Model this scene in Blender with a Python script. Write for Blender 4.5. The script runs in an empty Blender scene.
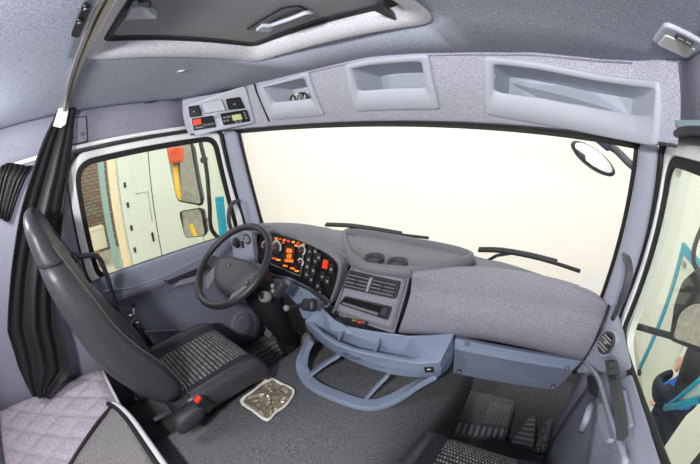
import bpy, bmesh, math, random
import numpy as np
from mathutils import Vector, Matrix
random.seed(7)
SC = bpy.context.scene
COL = SC.collection
PI = math.pi
# ------------------------------------------------------------------ camera (fisheye, fitted to the photograph)
CAM = np.array([.67, -.296, 1.625]); YAW, PITCH, ROLL, FPX = 36.98, -17.345, -1.006, 331.3
def _rot(yaw, pitch, roll):
    y, p, r = np.radians([yaw, pitch, roll])
    f = np.array([-np.sin(y)*np.cos(p), np.cos(y)*np.cos(p), np.sin(p)])
    rt = np.array([np.cos(y), np.sin(y), 0]); up = np.cross(rt, f)
    c, s = np.cos(r), np.sin(r)
    return np.array([c*rt+s*up, -s*rt+c*up, f])
RM = _rot(YAW, PITCH, ROLL)
cd = bpy.data.cameras.new('camera'); co = bpy.data.objects.new('camera', cd); COL.objects.link(co)
m = Matrix.Identity(4)
for i in range(3):
    m[i][0], m[i][1], m[i][2], m[i][3] = RM[0][i], RM[1][i], -RM[2][i], CAM[i]
co.matrix_world = m
cd.type = 'PANO'; cd.sensor_fit = 'HORIZONTAL'; cd.sensor_width = 36; cd.sensor_height = 36*464/700
for tgt in (cd, getattr(cd, 'cycles', None)):
    try:
        tgt.panorama_type = 'FISHEYE_EQUISOLID'; tgt.fisheye_lens = FPX*36/700; tgt.fisheye_fov = math.radians(200)
    except Exception: pass
cd.clip_start = .02
SC.camera = co
# ------------------------------------------------------------------ world, lights, exposure
w = bpy.data.worlds.new('world'); SC.world = w; w.use_nodes = True
bg = w.node_tree.nodes['Background']; bg.inputs[0].default_value = (1.0, .995, .985, 1); bg.inputs[1].default_value = 2.2
SC.view_settings.view_transform = 'Standard'; SC.view_settings.look = 'None'
SC.view_settings.gamma = 1; SC.view_settings.use_curve_mapping = False
SC.view_settings.exposure = .55
SC.cycles.use_denoising = True
SC.cycles.max_bounces = 10; SC.cycles.diffuse_bounces = 6; SC.cycles.transparent_max_bounces = 16
def lamp(name, loc, aim, size, power, color=(1, 1, 1), sy=None):
    d = bpy.data.lights.new(name, 'AREA'); d.energy = power; d.color = color
    d.shape = 'RECTANGLE' if sy else 'DISK'; d.size = size
    if sy: d.size_y = sy
    o = bpy.data.objects.new(name, d); COL.objects.link(o); o.location = loc
    o.rotation_euler = (Vector(aim)-Vector(loc)).to_track_quat('-Z', 'Y').to_euler()
    return o
# two added fill lights, unseen above the berth (made-up fixtures built with the ceiling)
lamp('fill_lamp_light', (.55, -.85, 1.86), (.0, .7, .9), .22, 40, (1, .98, .96))
lamp('fill_lamp_light', (-.55, -.85, 1.86), (-.2, .7, .9),   .22, 15, (1, .98, .96))
# ------------------------------------------------------------------ pixel -> direction -> point on a known plane
def ray(u, v):
    x = u-350; y = 232-v; r = math.hypot(x, y) or 1e-6; th = 2*math.asin(min(1, r/(2*FPX)))
    return RM.T @ np.array([x/r*math.sin(th), y/r*math.sin(th), math.cos(th)])
def at(u, v, x=None, y=None, z=None):
    a, val = (0, x) if x is not None else (1, y) if y is not None else (2, z)
    d = ray(u, v); return Vector(CAM + (val-CAM[a])/d[a]*d)
def atp(u, v, p, n):
    d = ray(u, v); p = np.array(p); n = np.array(n); return Vector(CAM + (p-CAM)@n/(d@n)*d)
def ats(u, v, f, t0=.15, t1=5):          # first point of the ray where f(p) > 0
    d = ray(u, v); prev = t0
    for t in np.linspace(t0, t1, 1500):
        if f(CAM+t*d) > 0:
            a, b = prev, t
            for _ in range(20):
                c = (a+b)/2
                if f(CAM+c*d) > 0: b = c
                else: a = c
            return Vector(CAM+b*d)
        prev = t
    return Vector(CAM+t1*d)
# ------------------------------------------------------------------ materials
def lin(c): return tuple((x/12.92 if x <= .04045 else ((x+.055)/1.055)**2.4) for x in [q/255 for q in c])
MATS = {}
def mat(name, rgb, rough=.6, metal=0, noise=.0, nscale=300, bump=0., bscale=None, spec=.4, emit=0, rgb2=None, big=0, coat=0):
    if name in MATS: return MATS[name]
    M = bpy.data.materials.new(name); M.use_nodes = True; nt = M.node_tree; b = nt.nodes['Principled BSDF']
    c = (*lin(rgb), 1)
    b.inputs['Base Color'].default_value = c; b.inputs['Roughness'].default_value = rough; b.inputs['Metallic'].default_value = metal
    b.inputs['Specular IOR Level'].default_value = spec
    if coat: b.inputs['Coat Weight'].default_value = coat; b.inputs['Coat Roughness'].default_value = .08
    tc = nt.nodes.new('ShaderNodeTexCoord')
    def nz(s, det=2):
        n = nt.nodes.new('ShaderNodeTexNoise'); n.inputs['Scale'].default_value = s; n.inputs['Detail'].default_value = det
        nt.links.new(tc.outputs['Object'], n.inputs['Vector']); return n
    src = None
    if noise or big:
        n = nz(nscale); mr = nt.nodes.new('ShaderNodeMapRange')
        mr.inputs[1].default_value = .3; mr.inputs[2].default_value = .7; mr.inputs[3].default_value = 0; mr.inputs[4].default_value = 1
        nt.links.new(n.outputs['Fac'], mr.inputs[0])
        mx = nt.nodes.new('ShaderNodeMix'); mx.data_type = 'RGBA'
        lo = tuple(max(0, q*(1-noise)) for q in c[:3]); hi = tuple(min(1, q*(1+noise)) for q in c[:3])
        if rgb2: hi = lin(rgb2)
        mx.inputs[6].default_value = (*lo, 1); mx.inputs[7].default_value = (*hi, 1)
        nt.links.new(mr.outputs[0], mx.inputs[0]); src = mx.outputs[2]
        if big:
            n2 = nz(6, 4); m2 = nt.nodes.new('ShaderNodeMapRange'); m2.inputs[1].default_value = .3; m2.inputs[2].default_value = .7
            m2.inputs[3].default_value = 1-big; m2.inputs[4].default_value = 1+big; nt.links.new(n2.outputs['Fac'], m2.inputs[0])
            vm = nt.nodes.new('ShaderNodeVectorMath'); vm.operation = 'SCALE'
            nt.links.new(src, vm.inputs[0]); nt.links.new(m2.outputs[0], vm.inputs['Scale']); src = vm.outputs[0]
        nt.links.new(src, b.inputs['Base Color'])
    if bump:
        n = nz(bscale or nscale); bp = nt.nodes.new('ShaderNodeBump'); bp.inputs['Strength'].default_value = bump
        bp.inputs['Distance'].default_value = .002
        nt.links.new(n.outputs['Fac'], bp.inputs['Height']); nt.links.new(bp.outputs[0], b.inputs['Normal'])
    if emit:
        b.inputs['Emission Color'].default_value = c; b.inputs['Emission Strength'].default_value = emit
    MATS[name] = M; return M
HEAD = mat('headliner_fabric', (168, 174, 190), .95, noise=.3, nscale=210, bump=.4, spec=.1)
HEADL = mat('light_headliner', (206, 206, 214), .95, noise=.2, nscale=210, bump=.4, spec=.1)
CONS = mat('overhead_fabric', (176, 177, 191), .95, noise=.28, nscale=210, bump=.4, spec=.1)
BEZ = mat('light_plastic', (184, 189, 201), .5, noise=.04, nscale=300, bump=.1)
LINE = mat('side_lining', (136, 137, 152), .8, noise=.26, nscale=210, bump=.3, spec=.2)
DOORP = mat('door_plastic', (120, 123, 140), .6, noise=.22, nscale=240, bump=.25, spec=.3)
DOORL = mat('door_light_plastic', (138, 141, 156), .55, noise=.08, nscale=350, bump=.2, spec=.3)
WHITE = mat('white_paint', (238, 238, 240), .35, coat=.3)
RUBB = mat('black_rubber', (26, 26, 28), .6, noise=.1, nscale=200)
BLACK = mat('black_plastic', (36, 36, 40), .45, noise=.15, nscale=300)
BLACKG = mat('gloss_black', (26, 26, 28), .25)
DARK = mat('dark_plastic', (52, 53, 58), .55, noise=.15, nscale=320, bump=.2)
DASHT = mat('dash_top', (102, 104, 109), .7, noise=.26, nscale=240, bump=.35, spec=.3)
DASHP = mat('dash_pad', (124, 124, 136), .7, noise=.26, nscale=220, bump=.4, spec=.3)
BLUE = mat('bluegrey_plastic', (122, 134, 156), .5, noise=.07, nscale=300, bump=.2, spec=.35)
BLUED = mat('bluegrey_panel', (98, 104, 122), .55, noise=.1, nscale=300, bump=.25, spec=.3)
CARP = mat('tunnel_carpet', (92, 93, 97), .95, noise=.55, nscale=230, bump=.8, spec=.1)
FLOORM = mat('floor_rubber', (80, 79, 79), .75, noise=.3, nscale=120, bump=.3)
MATR = mat('mat_rubber', (92, 92, 96), .7, noise=.3, nscale=150, bump=.3)
MATL = mat('mat_rib', (150, 150, 154), .7, noise=.2, nscale=150)
LEATH = mat('seat_vinyl', (58, 58, 63), .42, noise=.2, nscale=120, bump=.25, spec=.45)
SEATB = mat('seat_fabric_plain', (54, 55, 60), .9, noise=.4, nscale=240, bump=.5, spec=.1)
CURT = mat('curtain_cloth', (30, 29, 32), .55, noise=.2, nscale=200, bump=.15, spec=.35)
PILL = mat('pillar_trim', (156, 160, 176), .6, noise=.08, nscale=280, bump=.2)
ALU = mat('aluminium', (176, 172, 170), .35, metal=.85, noise=.08, nscale=90)
CHROME = mat('chrome', (200, 200, 205), .18, metal=1)
PAPERW = mat('white_paper', (225, 224, 218), .8)
HATCHP = mat('hatch_panel', (146, 146, 152), .8, noise=.1, nscale=150, big=.06)
RED = mat('red_plastic', (226, 62, 34), .4)
ORANGE = mat('screen_orange', (250, 118, 30), .4, emit=.5)
REDL = mat('warning_red', (220, 70, 52), .4, emit=.25)
YELL = mat('warning_amber', (235, 150, 50), .4, emit=.3)
MARK = mat('dial_marks', (225, 225, 225), .5)
GREYM = mat('symbol_grey', (132, 132, 132), .5)
def patterned(name, dark, light, sx, sy, kind='seat'):
    M = bpy.data.materials.new(name); M.use_nodes = True; nt = M.node_tree; b = nt.nodes['Principled BSDF']
    b.inputs['Roughness'].default_value = .9; b.inputs['Specular IOR Level'].default_value = .1
    tc = nt.nodes.new('ShaderNodeTexCoord'); mp = nt.nodes.new('ShaderNodeMapping')
    mp.inputs['Scale'].default_value = (sx, sy, 1); nt.links.new(tc.outputs['UV'], mp.inputs[0])
    br = nt.nodes.new('ShaderNodeTexBrick'); br.inputs['Scale'].default_value = 1; br.inputs['Mortar Size'].default_value = .2 if kind == 'seat' else .26
    br.inputs['Mortar Smooth'].default_value = .2; br.inputs['Brick Width'].default_value = 1; br.inputs['Row Height'].default_value = 1
    br.inputs['Color1'].default_value = (*lin(light), 1); br.inputs['Color2'].default_value = (*lin([int(q*.72) for q in light]), 1)
    br.inputs['Mortar'].default_value = (*lin(dark), 1)
    nt.links.new(mp.outputs[0], br.inputs['Vector']); nt.links.new(br.outputs['Color'], b.inputs['Base Color'])
    bp = nt.nodes.new('ShaderNodeBump'); bp.inputs['Strength'].default_value = .4; bp.inputs['Distance'].default_value = .002
    nt.links.new(br.outputs['Fac'], bp.inputs['Height']); bp.invert = True; nt.links.new(bp.outputs[0], b.inputs['Normal'])
    MATS[name] = M; return M
SEATF = patterned('seat_fabric_weave', (38, 39, 42), (150, 151, 150), 30, 30)
SEATF2 = patterned('seat_fabric_weave_passenger', (36, 37, 40), (160, 160, 158), 26, 34)
def glassmat(name, tint, refl=.06):
    M = bpy.data.materials.new(name); M.use_nodes = True; nt = M.node_tree; nt.nodes.clear()
    o = nt.nodes.new('ShaderNodeOutputMaterial'); mx = nt.nodes.new('ShaderNodeMixShader'); t = nt.nodes.new('ShaderNodeBsdfTransparent'); g = nt.nodes.new('ShaderNodeBsdfGlossy')
    t.inputs[0].default_value = (*tint, 1); g.inputs['Roughness'].default_value = .0
    lw = nt.nodes.new('ShaderNodeLayerWeight'); lw.inputs[0].default_value = .5
    pw = nt.nodes.new('ShaderNodeMath'); pw.operation = 'POWER'; pw.inputs[1].default_value = 5; nt.links.new(lw.outputs['Facing'], pw.inputs[0])
    f = nt.nodes.new('ShaderNodeMath'); f.operation = 'MULTIPLY_ADD'; f.inputs[1].default_value = .6; f.inputs[2].default_value = refl*.5; nt.links.new(pw.outputs[0], f.inputs[0])
    nt.links.new(f.outputs[0], mx.inputs[0]); nt.links.new(t.outputs[0], mx.inputs[1]); nt.links.new(g.outputs[0], mx.inputs[2]); nt.links.new(mx.outputs[0], o.inputs[0])
    MATS[name] = M; return M
GLASSW = glassmat('windscreen_glass', (.98, .985, .98)); GLASSD = glassmat('door_glass', (.90, .935, .895))
MIRR = mat('mirror_face', (225, 225, 225), .02, metal=1)
# ------------------------------------------------------------------ mesh helpers
def link(name, me, m=None, parent=None, smooth=False):
    o = bpy.data.objects.new(name, me); COL.objects.link(o)
    if m: me.materials.append(m)
    if parent is not None: o.parent = parent
    if smooth:
        for p in me.polygons: p.use_smooth = True
    return o
def mesh(name, vs, fs, m, parent=None, smooth=False, bevel=0, solid=0, sub=0, soff=0, wn=False):
    me = bpy.data.meshes.new(name); me.from_pydata([tuple(v) for v in vs], [], fs); me.update()
    b = bmesh.new(); b.from_mesh(me); bmesh.ops.remove_doubles(b, verts=b.verts, dist=1e-6)
    if not solid: bmesh.ops.recalc_face_normals(b, faces=b.faces)
    b.to_mesh(me); b.free()
    o = link(name, me, m, parent, smooth)
    if solid:
        s = o.modifiers.new('solid', 'SOLIDIFY'); s.thickness = solid; s.offset = soff
    if bevel:
        s = o.modifiers.new('bevel', 'BEVEL'); s.width = bevel; s.segments = 2; s.limit_method = 'ANGLE'; s.angle_limit = math.radians(35)
    if sub:
        s = o.modifiers.new('sub', 'SUBSURF'); s.levels = sub; s.render_levels = sub
    return o
def grid(name, rows, m, parent=None, closed=False, smooth=True, skip=None, **k):
    R, C = len(rows), len(rows[0]); vs = [p for r in rows for p in r]; fs = []
    for i in range(R-1):
        for j in range(C if closed else C-1):
            if skip and skip(i, j): continue
            fs.append((i*C+j, i*C+(j+1) % C, (i+1)*C+(j+1) % C, (i+1)*C+j))
    return mesh(name, vs, fs, m, parent, smooth, **k)
def loft(name, secs, m, parent=None, cap=True, smooth=True, **k):
    C = len(secs[0]); vs = [p for r in secs for p in r]; fs = []
    for i in range(len(secs)-1):
        for j in range(C): fs.append((i*C+j, i*C+(j+1) % C, (i+1)*C+(j+1) % C, (i+1)*C+j))
    if cap: fs.append(tuple(range(C))); fs.append(tuple(range((len(secs)-1)*C, len(secs)*C)))
    return mesh(name, vs, fs, m, parent, smooth, **k)
def V(*a): return Vector(a)
def spline(pts, n=8, closed=False):
    pts = [Vector(p) for p in pts]; out = []; N = len(pts)
    for i in range(N if closed else N-1):
        if closed: p0, p1, p2, p3 = pts[i-1], pts[i], pts[(i+1) % N], pts[(i+2) % N]
        else: p1, p2 = pts[i], pts[i+1]; p0 = pts[i-1] if i else 2*p1-p2; p3 = pts[i+2] if i+2 < N else 2*p2-p1
        for k in range(n):
            t = k/n
            out.append(.5*((2*p1)+(-p0+p2)*t+(2*p0-5*p1+4*p2-p3)*t*t+(-p0+3*p1-3*p2+p3)*t**3))
    if not closed: out.append(pts[-1])
    return out
def tube(name, path, r, m, parent=None, n=10, closed=False, sx=1, sy=1, smooth=True, up=None, **k):
    path = [Vector(p) for p in path]; N = len(path); secs = []; u = None
    for i, p in enumerate(path):
        if closed: t = (path[(i+1) % N]-path[i-1]).normalized()
        else: t = (path[min(i+1, N-1)]-path[max(i-1, 0)]).normalized()
        if up is not None: u = (Vector(up)-t*t.dot(Vector(up))).normalized()
        elif u is None: u = t.orthogonal().normalized()
        else: u = (u-t*u.dot(t)).normalized()
        v = t.cross(u); ri = r[i] if isinstance(r, (list, tuple)) else r
        secs.append([p+u*math.cos(a)*ri*sx+v*math.sin(a)*ri*sy for a in [2*PI*q/n for q in range(n)]])
    if closed: secs.append(secs[0])
    return loft(name, secs, m, parent, cap=not closed, smooth=smooth, **k)
def cyl(name, a, b, r, m, parent=None, n=20, r2=None, bevel=.0, smooth=True):
    a, b = Vector(a), Vector(b); t = (b-a).normalized(); u = t.orthogonal().normalized(); v = t.cross(u); r2 = r if r2 is None else r2
    e = min(.12*r, (b-a).length*.3)
    prof = [(0, r-e), (e, r), ((b-a).length-e, r2), ((b-a).length, r2-e)]
    return loft(name, [[a+t*h+u*math.cos(q)*q2+v*math.sin(q)*q2 for q in [2*PI*i/n for i in range(n)]] for h, q2 in prof], m, parent, smooth=smooth)
def lathe(name, a, axis, prof, m, parent=None, n=24, smooth=True, cap=True):
    a = Vector(a); t = Vector(axis).normalized(); u = t.orthogonal().normalized(); v = t.cross(u)
    return loft(name, [[a+t*h+u*math.cos(q)*r+v*math.sin(q)*r for q in [2*PI*i/n for i in range(n)]] for r, h in prof], m, parent, cap=cap, smooth=smooth)
def rpoly(cs, r, k=5):                   # rounded polygon from corner points
    cs = [Vector(c) for c in cs]; N = len(cs); out = []
    for i in range(N):
        p, c, n = cs[i-1], cs[i], cs[(i+1) % N]; rr = r[i] if isinstance(r, (list, tuple)) else r
        a = (p-c).normalized(); b = (n-c).normalized(); rr = min(rr, .49*(p-c).length, .49*(n-c).length)
        A, B = c+a*rr, c+b*rr
        for j in range(k+1):
            t = j/k; out.append((1-t)**2*A+2*t*(1-t)*c+t*t*B)
    return out
def prism(name, outline, d, m, parent=None, bevel=0, smooth=False):
    d = Vector(d); n = len(outline); o2 = [Vector(p)+d for p in outline]
    fs = [tuple(range(n)), tuple(range(n, 2*n))]+[(i, (i+1) % n, n+(i+1) % n, n+i) for i in range(n)]
    return mesh(name, list(outline)+o2, fs, m, parent, smooth, bevel=bevel)
def ring(name, outer, inner, d, m, parent=None, bevel=0, smooth=False):
    d = Vector(d); n = len(outer); vs = list(outer)+list(inner)+[Vector(p)+d for p in inner]+[Vector(p)+d for p in outer]; fs = []
    for L in range(4):
        for i in range(n): fs.append((L*n+i, L*n+(i+1) % n, ((L+1) % 4)*n+(i+1) % n, ((L+1) % 4)*n+i))
    return mesh(name, vs, fs, m, parent, smooth, bevel=bevel)
def box(name, c, s, m, parent=None, rz=0, bevel=0, rot=None):
    c = Vector(c); h = Vector(s)/2; M = (rot or Matrix.Rotation(rz, 3, 'Z'))
    vs = [c+M@Vector((sx*h.x, sy*h.y, sz*h.z)) for sx in (-1, 1) for sy in (-1, 1) for sz in (-1, 1)]
    return mesh(name, vs, [(0, 1, 3, 2), (4, 6, 7, 5), (0, 4, 5, 1), (2, 3, 7, 6), (0, 2, 6, 4), (1, 5, 7, 3)], m, parent, bevel=bevel)
def thing(name, loc, label, cat, group=None):
    o = bpy.data.objects.new(name, None); COL.objects.link(o); o.empty_display_size = .05
    o['label'] = label; o['category'] = cat
    if group: o['group'] = group
    PEND.append((o, Vector(loc))); return o
PEND = []
def tag(o, label, cat, group=None):
    o['label'] = label; o['category'] = cat
    if group: o['group'] = group
    return o
def struct(o, label=None, cat=None):
    o['kind'] = 'structure'
    if label: o['label'] = label; o['category'] = cat or 'structure'
    return o
class Quad:                              # bilinear patch of four corner points: a to the right, b upward, h along the normal towards the camera
    def __init__(s, bl, br, tr, tl):
        s.p = [Vector(q) for q in (bl, br, tr, tl)]
        s.n = (s.p[1]-s.p[0]).cross(s.p[3]-s.p[0]).normalized()
        if s.n.dot(Vector(CAM)-s.p[0]) < 0: s.n = -s.n
        s.w = (s.p[1]-s.p[0]).length; s.h = (s.p[3]-s.p[0]).length
    def pt(s, a, b, h=0):
        p = s.p; return (1-a)*(1-b)*p[0]+a*(1-b)*p[1]+a*b*p[2]+(1-a)*b*p[3]+s.n*h
    def rr(s, a0, a1, b0, b1, h=0, r=.003, k=3): return rpoly([s.pt(a0, b0, h), s.pt(a1, b0, h), s.pt(a1, b1, h), s.pt(a0, b1, h)], r, k)
    def plate(s, name, a0, a1, b0, b1, h0, h1, m, parent=None, r=.003, bevel=0): return prism(name, s.rr(a0, a1, b0, b1, h0, r), s.n*(h1-h0), m, parent, bevel)
    def disc(s, name, a, b, r, h0, h1, m, parent=None, n=20): return cyl(name, s.pt(a, b, h0), s.pt(a, b, h1), r, m, parent, n)
# ================================================================== CAB SHELL
def yb(x): return float(np.interp(abs(x), [0, .3, .5, .7, .8, .9, .98, 1.1], [.975, .955, .92, .84, .78, .68, .50, .3]))
def lean(x): return float(np.interp(abs(x), [0, .6, .9, .98], [.24, .2, .1, .03]))
def ctop(x): return float(np.interp(abs(x), [0, .98], [1.91, 1.868]))
def zceil(x, y): return 1.945-.075*abs(x)**2.2-max(0, y-.4)*.1
# ---- ceiling with the opening for the roof hatch
HX0, HX1, HY0, HY1 = -.345, .345, -.165, .475
xs = sorted(set([round(-1.02+.06*i, 3) for i in range(35)]+[HX0, HX1])); xs = [x for x in xs if not (.002 < abs(x-HX0) < .02 or .002 < abs(x-HX1) < .02)]
ys = [-1.15, -1.0, -.8, -.6, -.4, -.25, HY0, -.05, .1, .25, .38, HY1]
rows = []
for y in ys: rows.append([V(x, min(y, yb(x)-lean(x)+.0) if abs(x) > .9 else y, zceil(x, y)) for x in xs])
rows.append([V(x, yb(x)-lean(x)-.01, ctop(x)+.003) for x in xs]); rows.append([V(x, yb(x)-lean(x)+.04, ctop(x)+.02) for x in xs])
ceil = grid('ceiling', rows, HEAD, skip=lambda i, j: HY0-.01 <= ys[min(i, len(ys)-1)] < HY1-.01 and i < len(ys)-1 and HX0-.001 <= xs[j] < HX1-.001, solid=.015, soff=1)
struct(ceil)
# ---- floor pan and tunnel
fl = grid('floor', [[V(x, y, z) for x in (-1.06, -.5, 0, .5, 1.06)] for y, z in ((-1.15, .22), (0, .22), (.9, .22), (1.02, .30), (1.14, .5), (1.16, .9))], FLOORM, solid=.02, soff=-1, smooth=False)
struct(fl)
tun = []
for y, zt in ((-.335, .485), (-.2, .485), (0, .485), (.4, .485), (.8, .485), (1.05, .49), (1.13, .5)):
    L, Rr = -.43-.07*max(0, min(1, (y-.2)/.6)), .41+.02*y
    tun.append([V(L-.05, y, .23), V(L-.03, y, zt-.08), V(L-.012, y, zt-.02), V(L+.03, y, zt), V(-.1, y, zt+.004), V(.1, y, zt+.004), V(Rr-.05, y, zt), V(Rr-.012, y, zt-.02), V(Rr+.015, y, zt-.09), V(Rr+.05, y, .23)])
tunnel = grid('engine_tunnel', tun, CARP, sub=2)
tag(tunnel, 'dark grey carpeted engine tunnel hump between the two seats', 'tunnel cover')
# ---- back wall
wb = prism('wall_back', [V(-1.06, -1.15, .2), V(1.06, -1.15, .2), V(1.06, -1.15, 1.9), V(-1.06, -1.15, 1.9)], (0, -.03, 0), LINE); struct(wb)
# ---- windscreen
def yws(x, z): return 1.175-.27*(abs(x)/.95)**2.2-(z-1.05)*.12
wx = [-.965+.0965*2*i for i in range(11)]
ws = grid('window_1', [[V(x, yws(x, z), z) for x in wx] for z in (1.03, 1.2, 1.35, 1.5, 1.65, 1.73)], GLASSW); struct(ws)
# ---- sides: door window outline in the (y,z) plane, rear-top, front-top, front-bottom, rear-bottom
WC = [(-.135, 1.605), (.675, 1.625), (.785, 1.05), (-.125, 1.05)]; WR = [.085, .06, .05, .07]
def wout(s, e, x, k=7, top=0):
    (a, b), (c, d), (f, g), (h, i) = WC
    cs = [(a-e, b+e+top), (c+e*.9, d+e+top), (f+e*1.05, g-e), (h-e, i-e)]
    return rpoly([V(s*x, y, z) for y, z in cs], [r+e for r in WR], k)
def rect_like(s, x, y0, y1, z0, z1, k=7): return rpoly([V(s*x, y0, z1), V(s*x, y1, z1), V(s*x, y1, z0), V(s*x, y0, z0)], .004, k)
for s, side in ((-1, 'left'), (1, 'right')):
    # outer skin of the cab side, with the window opening
    wall = ring('wall_'+side, rect_like(s, 1.07, -1.15, .93, .2, 1.9), wout(s, .05, 1.07), (s*.03, 0, 0), WHITE); struct(wall)
    # headliner-coloured lining above the door and behind it
    up = [[V(s*x, y, z) for y in (-1.14, -.8, -.5, -.2, .1, .35, .52)] for x, z in ((1.03, 1.69), (1.012, 1.705), (1.003, 1.74), (1.0, 1.80), (1.0, 1.885))]
    grid('lining_panel', up, LINE, wall, solid=.012, soff=s)
    rear = [[V(s*1.0, y, z) for y in (-1.14, -.9, -.6, -.35, -.215)] for z in (.25, .7, 1.1, 1.5, 1.695)]
    grid('lining_panel', rear, LINE, wall, solid=.012, soff=s)
    tube('white_moulding', [V(s*.998, y, 1.70+.02*(y+.2)) for y in (-1.13, -.8, -.5, -.2, .1, .4, .53)], .011, WHITE, wall, n=8)
    tube('rain_channel', [V(s*1.012, y, 1.682+.02*(y+.2)) for y in (-.2, .1, .4, .6)], .012, DARK, wall, n=8)
    prism('kick_panel', [V(s*1.05, .80, .21), V(s*1.0, 1.0, .21), V(s*1.0, 1.19, .21), V(s*1.05, 1.19, .21)], (0, 0, .80), DOORP, wall)
    # ---- door
    d = bpy.data.objects.new('door_1' if s < 0 else 'door_2', None); COL.objects.link(d); struct(d); PEND.append((d, V(s*1.03, .3, .3)))
    ring('painted_frame', wout(s, .075, 1.045, top=.0), wout(s, .03, 1.045), (-s*.022, 0, 0), WHITE, d, bevel=.006)
    ring('outer_seal', wout(s, .092, 1.05), wout(s, .073, 1.05), (-s*.036, 0, 0), RUBB, d, bevel=.006)
    ring('glass_seal', wout(s, .032, 1.045), wout(s, .0, 1.045), (-s*.014, 0, 0), RUBB, d, bevel=.004)
    g = prism('window_pane', wout(s, .01, 1.052), (s*.005, 0, 0), GLASSD, d)
    # inner door trim, a profile swept along y
    prof = [(1.038, 1.045), (1.02, 1.05), (1.005, 1.035), (.995, 1.0), (.985, .965), (.972, .945), (.968, .925), (.978, .905), (1.0, .885), (1.006, .80), (1.004, .68), (.99, .58), (.985, .45), (.985, .26)]
    rows = []
    for x, z in prof:
        rows.append([V(s*(x+(.0 if q else 0)), y, z) for q, y in enumerate((-.2, -.1, .05, .2, .35, .5, .65, .78, .86))])
    grid('door_trim', rows, DOORP, d, solid=.02, soff=-s)
    # bright beltline strip, armrest with pull recess, lower pocket line
    tube('belt_strip', [V(s*1.03, y, 1.043) for y in (-.2, 0, .2, .4, .6, .8)], .008, RUBB, d, n=8)
# ---- header under the windscreen top (behind the overhead console) and A pillars
hd = grid('trim_1', [[V(x, yws(x, z)-dy, z+dz) for x in wx] for z, dy, dz in ((1.66, .015, 0), (1.68, .04, 0), (1.72, .05, 0), (1.80, .03, .0), (1.90, .03, .0))], DARK, solid=.012, soff=1); struct(hd)
for k, s in ((2, -1), (3, 1)):
    secs = []
    for z in (1.02, 1.1, 1.2, 1.35, 1.5, 1.62, 1.70):
        t = (z-1.1)/.53
        xi, yi = .934+.012*t, .912-.11*t            # windscreen side edge
        xo, yo = 1.03-.02*t, .855-.115*t            # door side edge
        a, b = V(s*xi, yi, z), V(s*xo, yo, z); out = V(s*.05, .07, 0)
        mid = (a+b)/2+V(-s*.012, -.02, 0)
        secs.append([a+out*.5, a, a*.8+mid*.2+V(-s*.004, -.006, 0), mid, b*.8+mid*.2+V(-s*.004, -.006, 0), b, b+out*.4])
    p = loft('trim_%d' % k, secs, PILL, sub=1); struct(p)
    ss = [[c[0]+V(-s*.0, 0, 0) for c in secs]]
    tube('rubber_edge', [c[1]+V(-s*.004, .008, 0) for c in secs], .009, RUBB, p, n=8)
    tube('door_seal', [c[5]+V(s*.006, -.012, 0) for c in secs], .012, RUBB, p, n=8)
# ================================================================== OVERHEAD CONSOLE
def cface(x, q, h=0):                     # point of the console face, q = 0 lower edge ... 1 upper edge
    def raw(x, q):
        return V(x, yb(x)-lean(x)*q-.012*math.sin(PI*min(1, max(0, q))), 1.678+(ctop(x)-1.678)*q)
    p = raw(x, q)
    if h:
        n = (raw(x+.01, q)-raw(x-.01, q)).cross(raw(x, q+.05)-raw(x, q-.05)).normalized()
        if n.y > 0: n = -n
        p = p+n*h
    return p
def cuv(u, v):                            # pixel -> (x, q) on the console face
    def f(p):
        q = (p[2]-1.678)/(ctop(p[0])-1.678); return p[1]-(yb(p[0])-lean(p[0])*q)
    p = ats(u, v, f); return p.x, (p.z-1.678)/(ctop(p.x)-1.678)
def cquad(pix):                           # four pixels bl, br, tr, tl -> mapper (a, b, h)
    c = [cuv(*p) for p in pix]
    def g(a, b, h=0):
        x = (1-a)*(1-b)*c[0][0]+a*(1-b)*c[1][0]+a*b*c[2][0]+(1-a)*b*c[3][0]
        q = (1-a)*(1-b)*c[0][1]+a*(1-b)*c[1][1]+a*b*c[2][1]+(1-a)*b*c[3][1]
        return cface(x, q, h)
    g.c = c; return g
oc = thing('overhead_console', (0, .8, 1.68), 'light grey fabric-covered overhead console with open shelves above the windscreen', 'console')
SH = {  # shelf bezels: outer corners and opening corners (bl, br, tr, tl)
 'L': ([(272, 119), (326, 114), (309, 71), (261, 86)], [(276, 103), (315, 99), (306, 76.5), (264, 86)], .17),
 'M': ([(357, 110), (441, 108), (429, 53.5), (345, 64)], [(361, 92), (429, 89), (423, 60), (352, 67.5)], .18),
 'R': ([(487, 113), (658, 147), (660, 81), (485, 55)], [(494, 93), (653, 118), (657, 88), (493, 62)], .17)}
gx = [-.985+.0197*i for i in range(101)]; NQ = 24; gq = [i/NQ for i in range(NQ+1)]
holes = []
for k, (o_, i_, d_) in SH.items():
    c = [cuv(*p) for p in i_]; holes.append(c)
def inpoly(x, q, c):
    ins = False; n = len(c)
    for i in range(n):
        (x1, y1), (x2, y2) = c[i], c[i-1]
        if (y1 > q) != (y2 > q) and x < (x2-x1)*(q-y1)/(y2-y1)+x1: ins = not ins
    return ins
rows = [[V(x, yb(x)+.10, 1.712) for x in gx], [V(x, yb(x)+.03, 1.682) for x in gx], [V(x, yb(x)+.008, 1.675) for x in gx]]
rows += [[cface(x, q) for x in gx] for q in gq+[1.08]]
def skipf(i, j):
    if i < 3 or i-3 >= NQ: return False
    x = (gx[j]+gx[j+1])/2; q = (gq[i-3]+gq[i-2])/2
    return any(inpoly(x, q, c) for c in holes)
grid('fabric_face', rows, CONS, oc, skip=skipf)
tube('lower_edge', [V(x, yb(x)+.012, 1.674) for x in gx[::4]], .006, DARK, oc, n=6)
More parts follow.
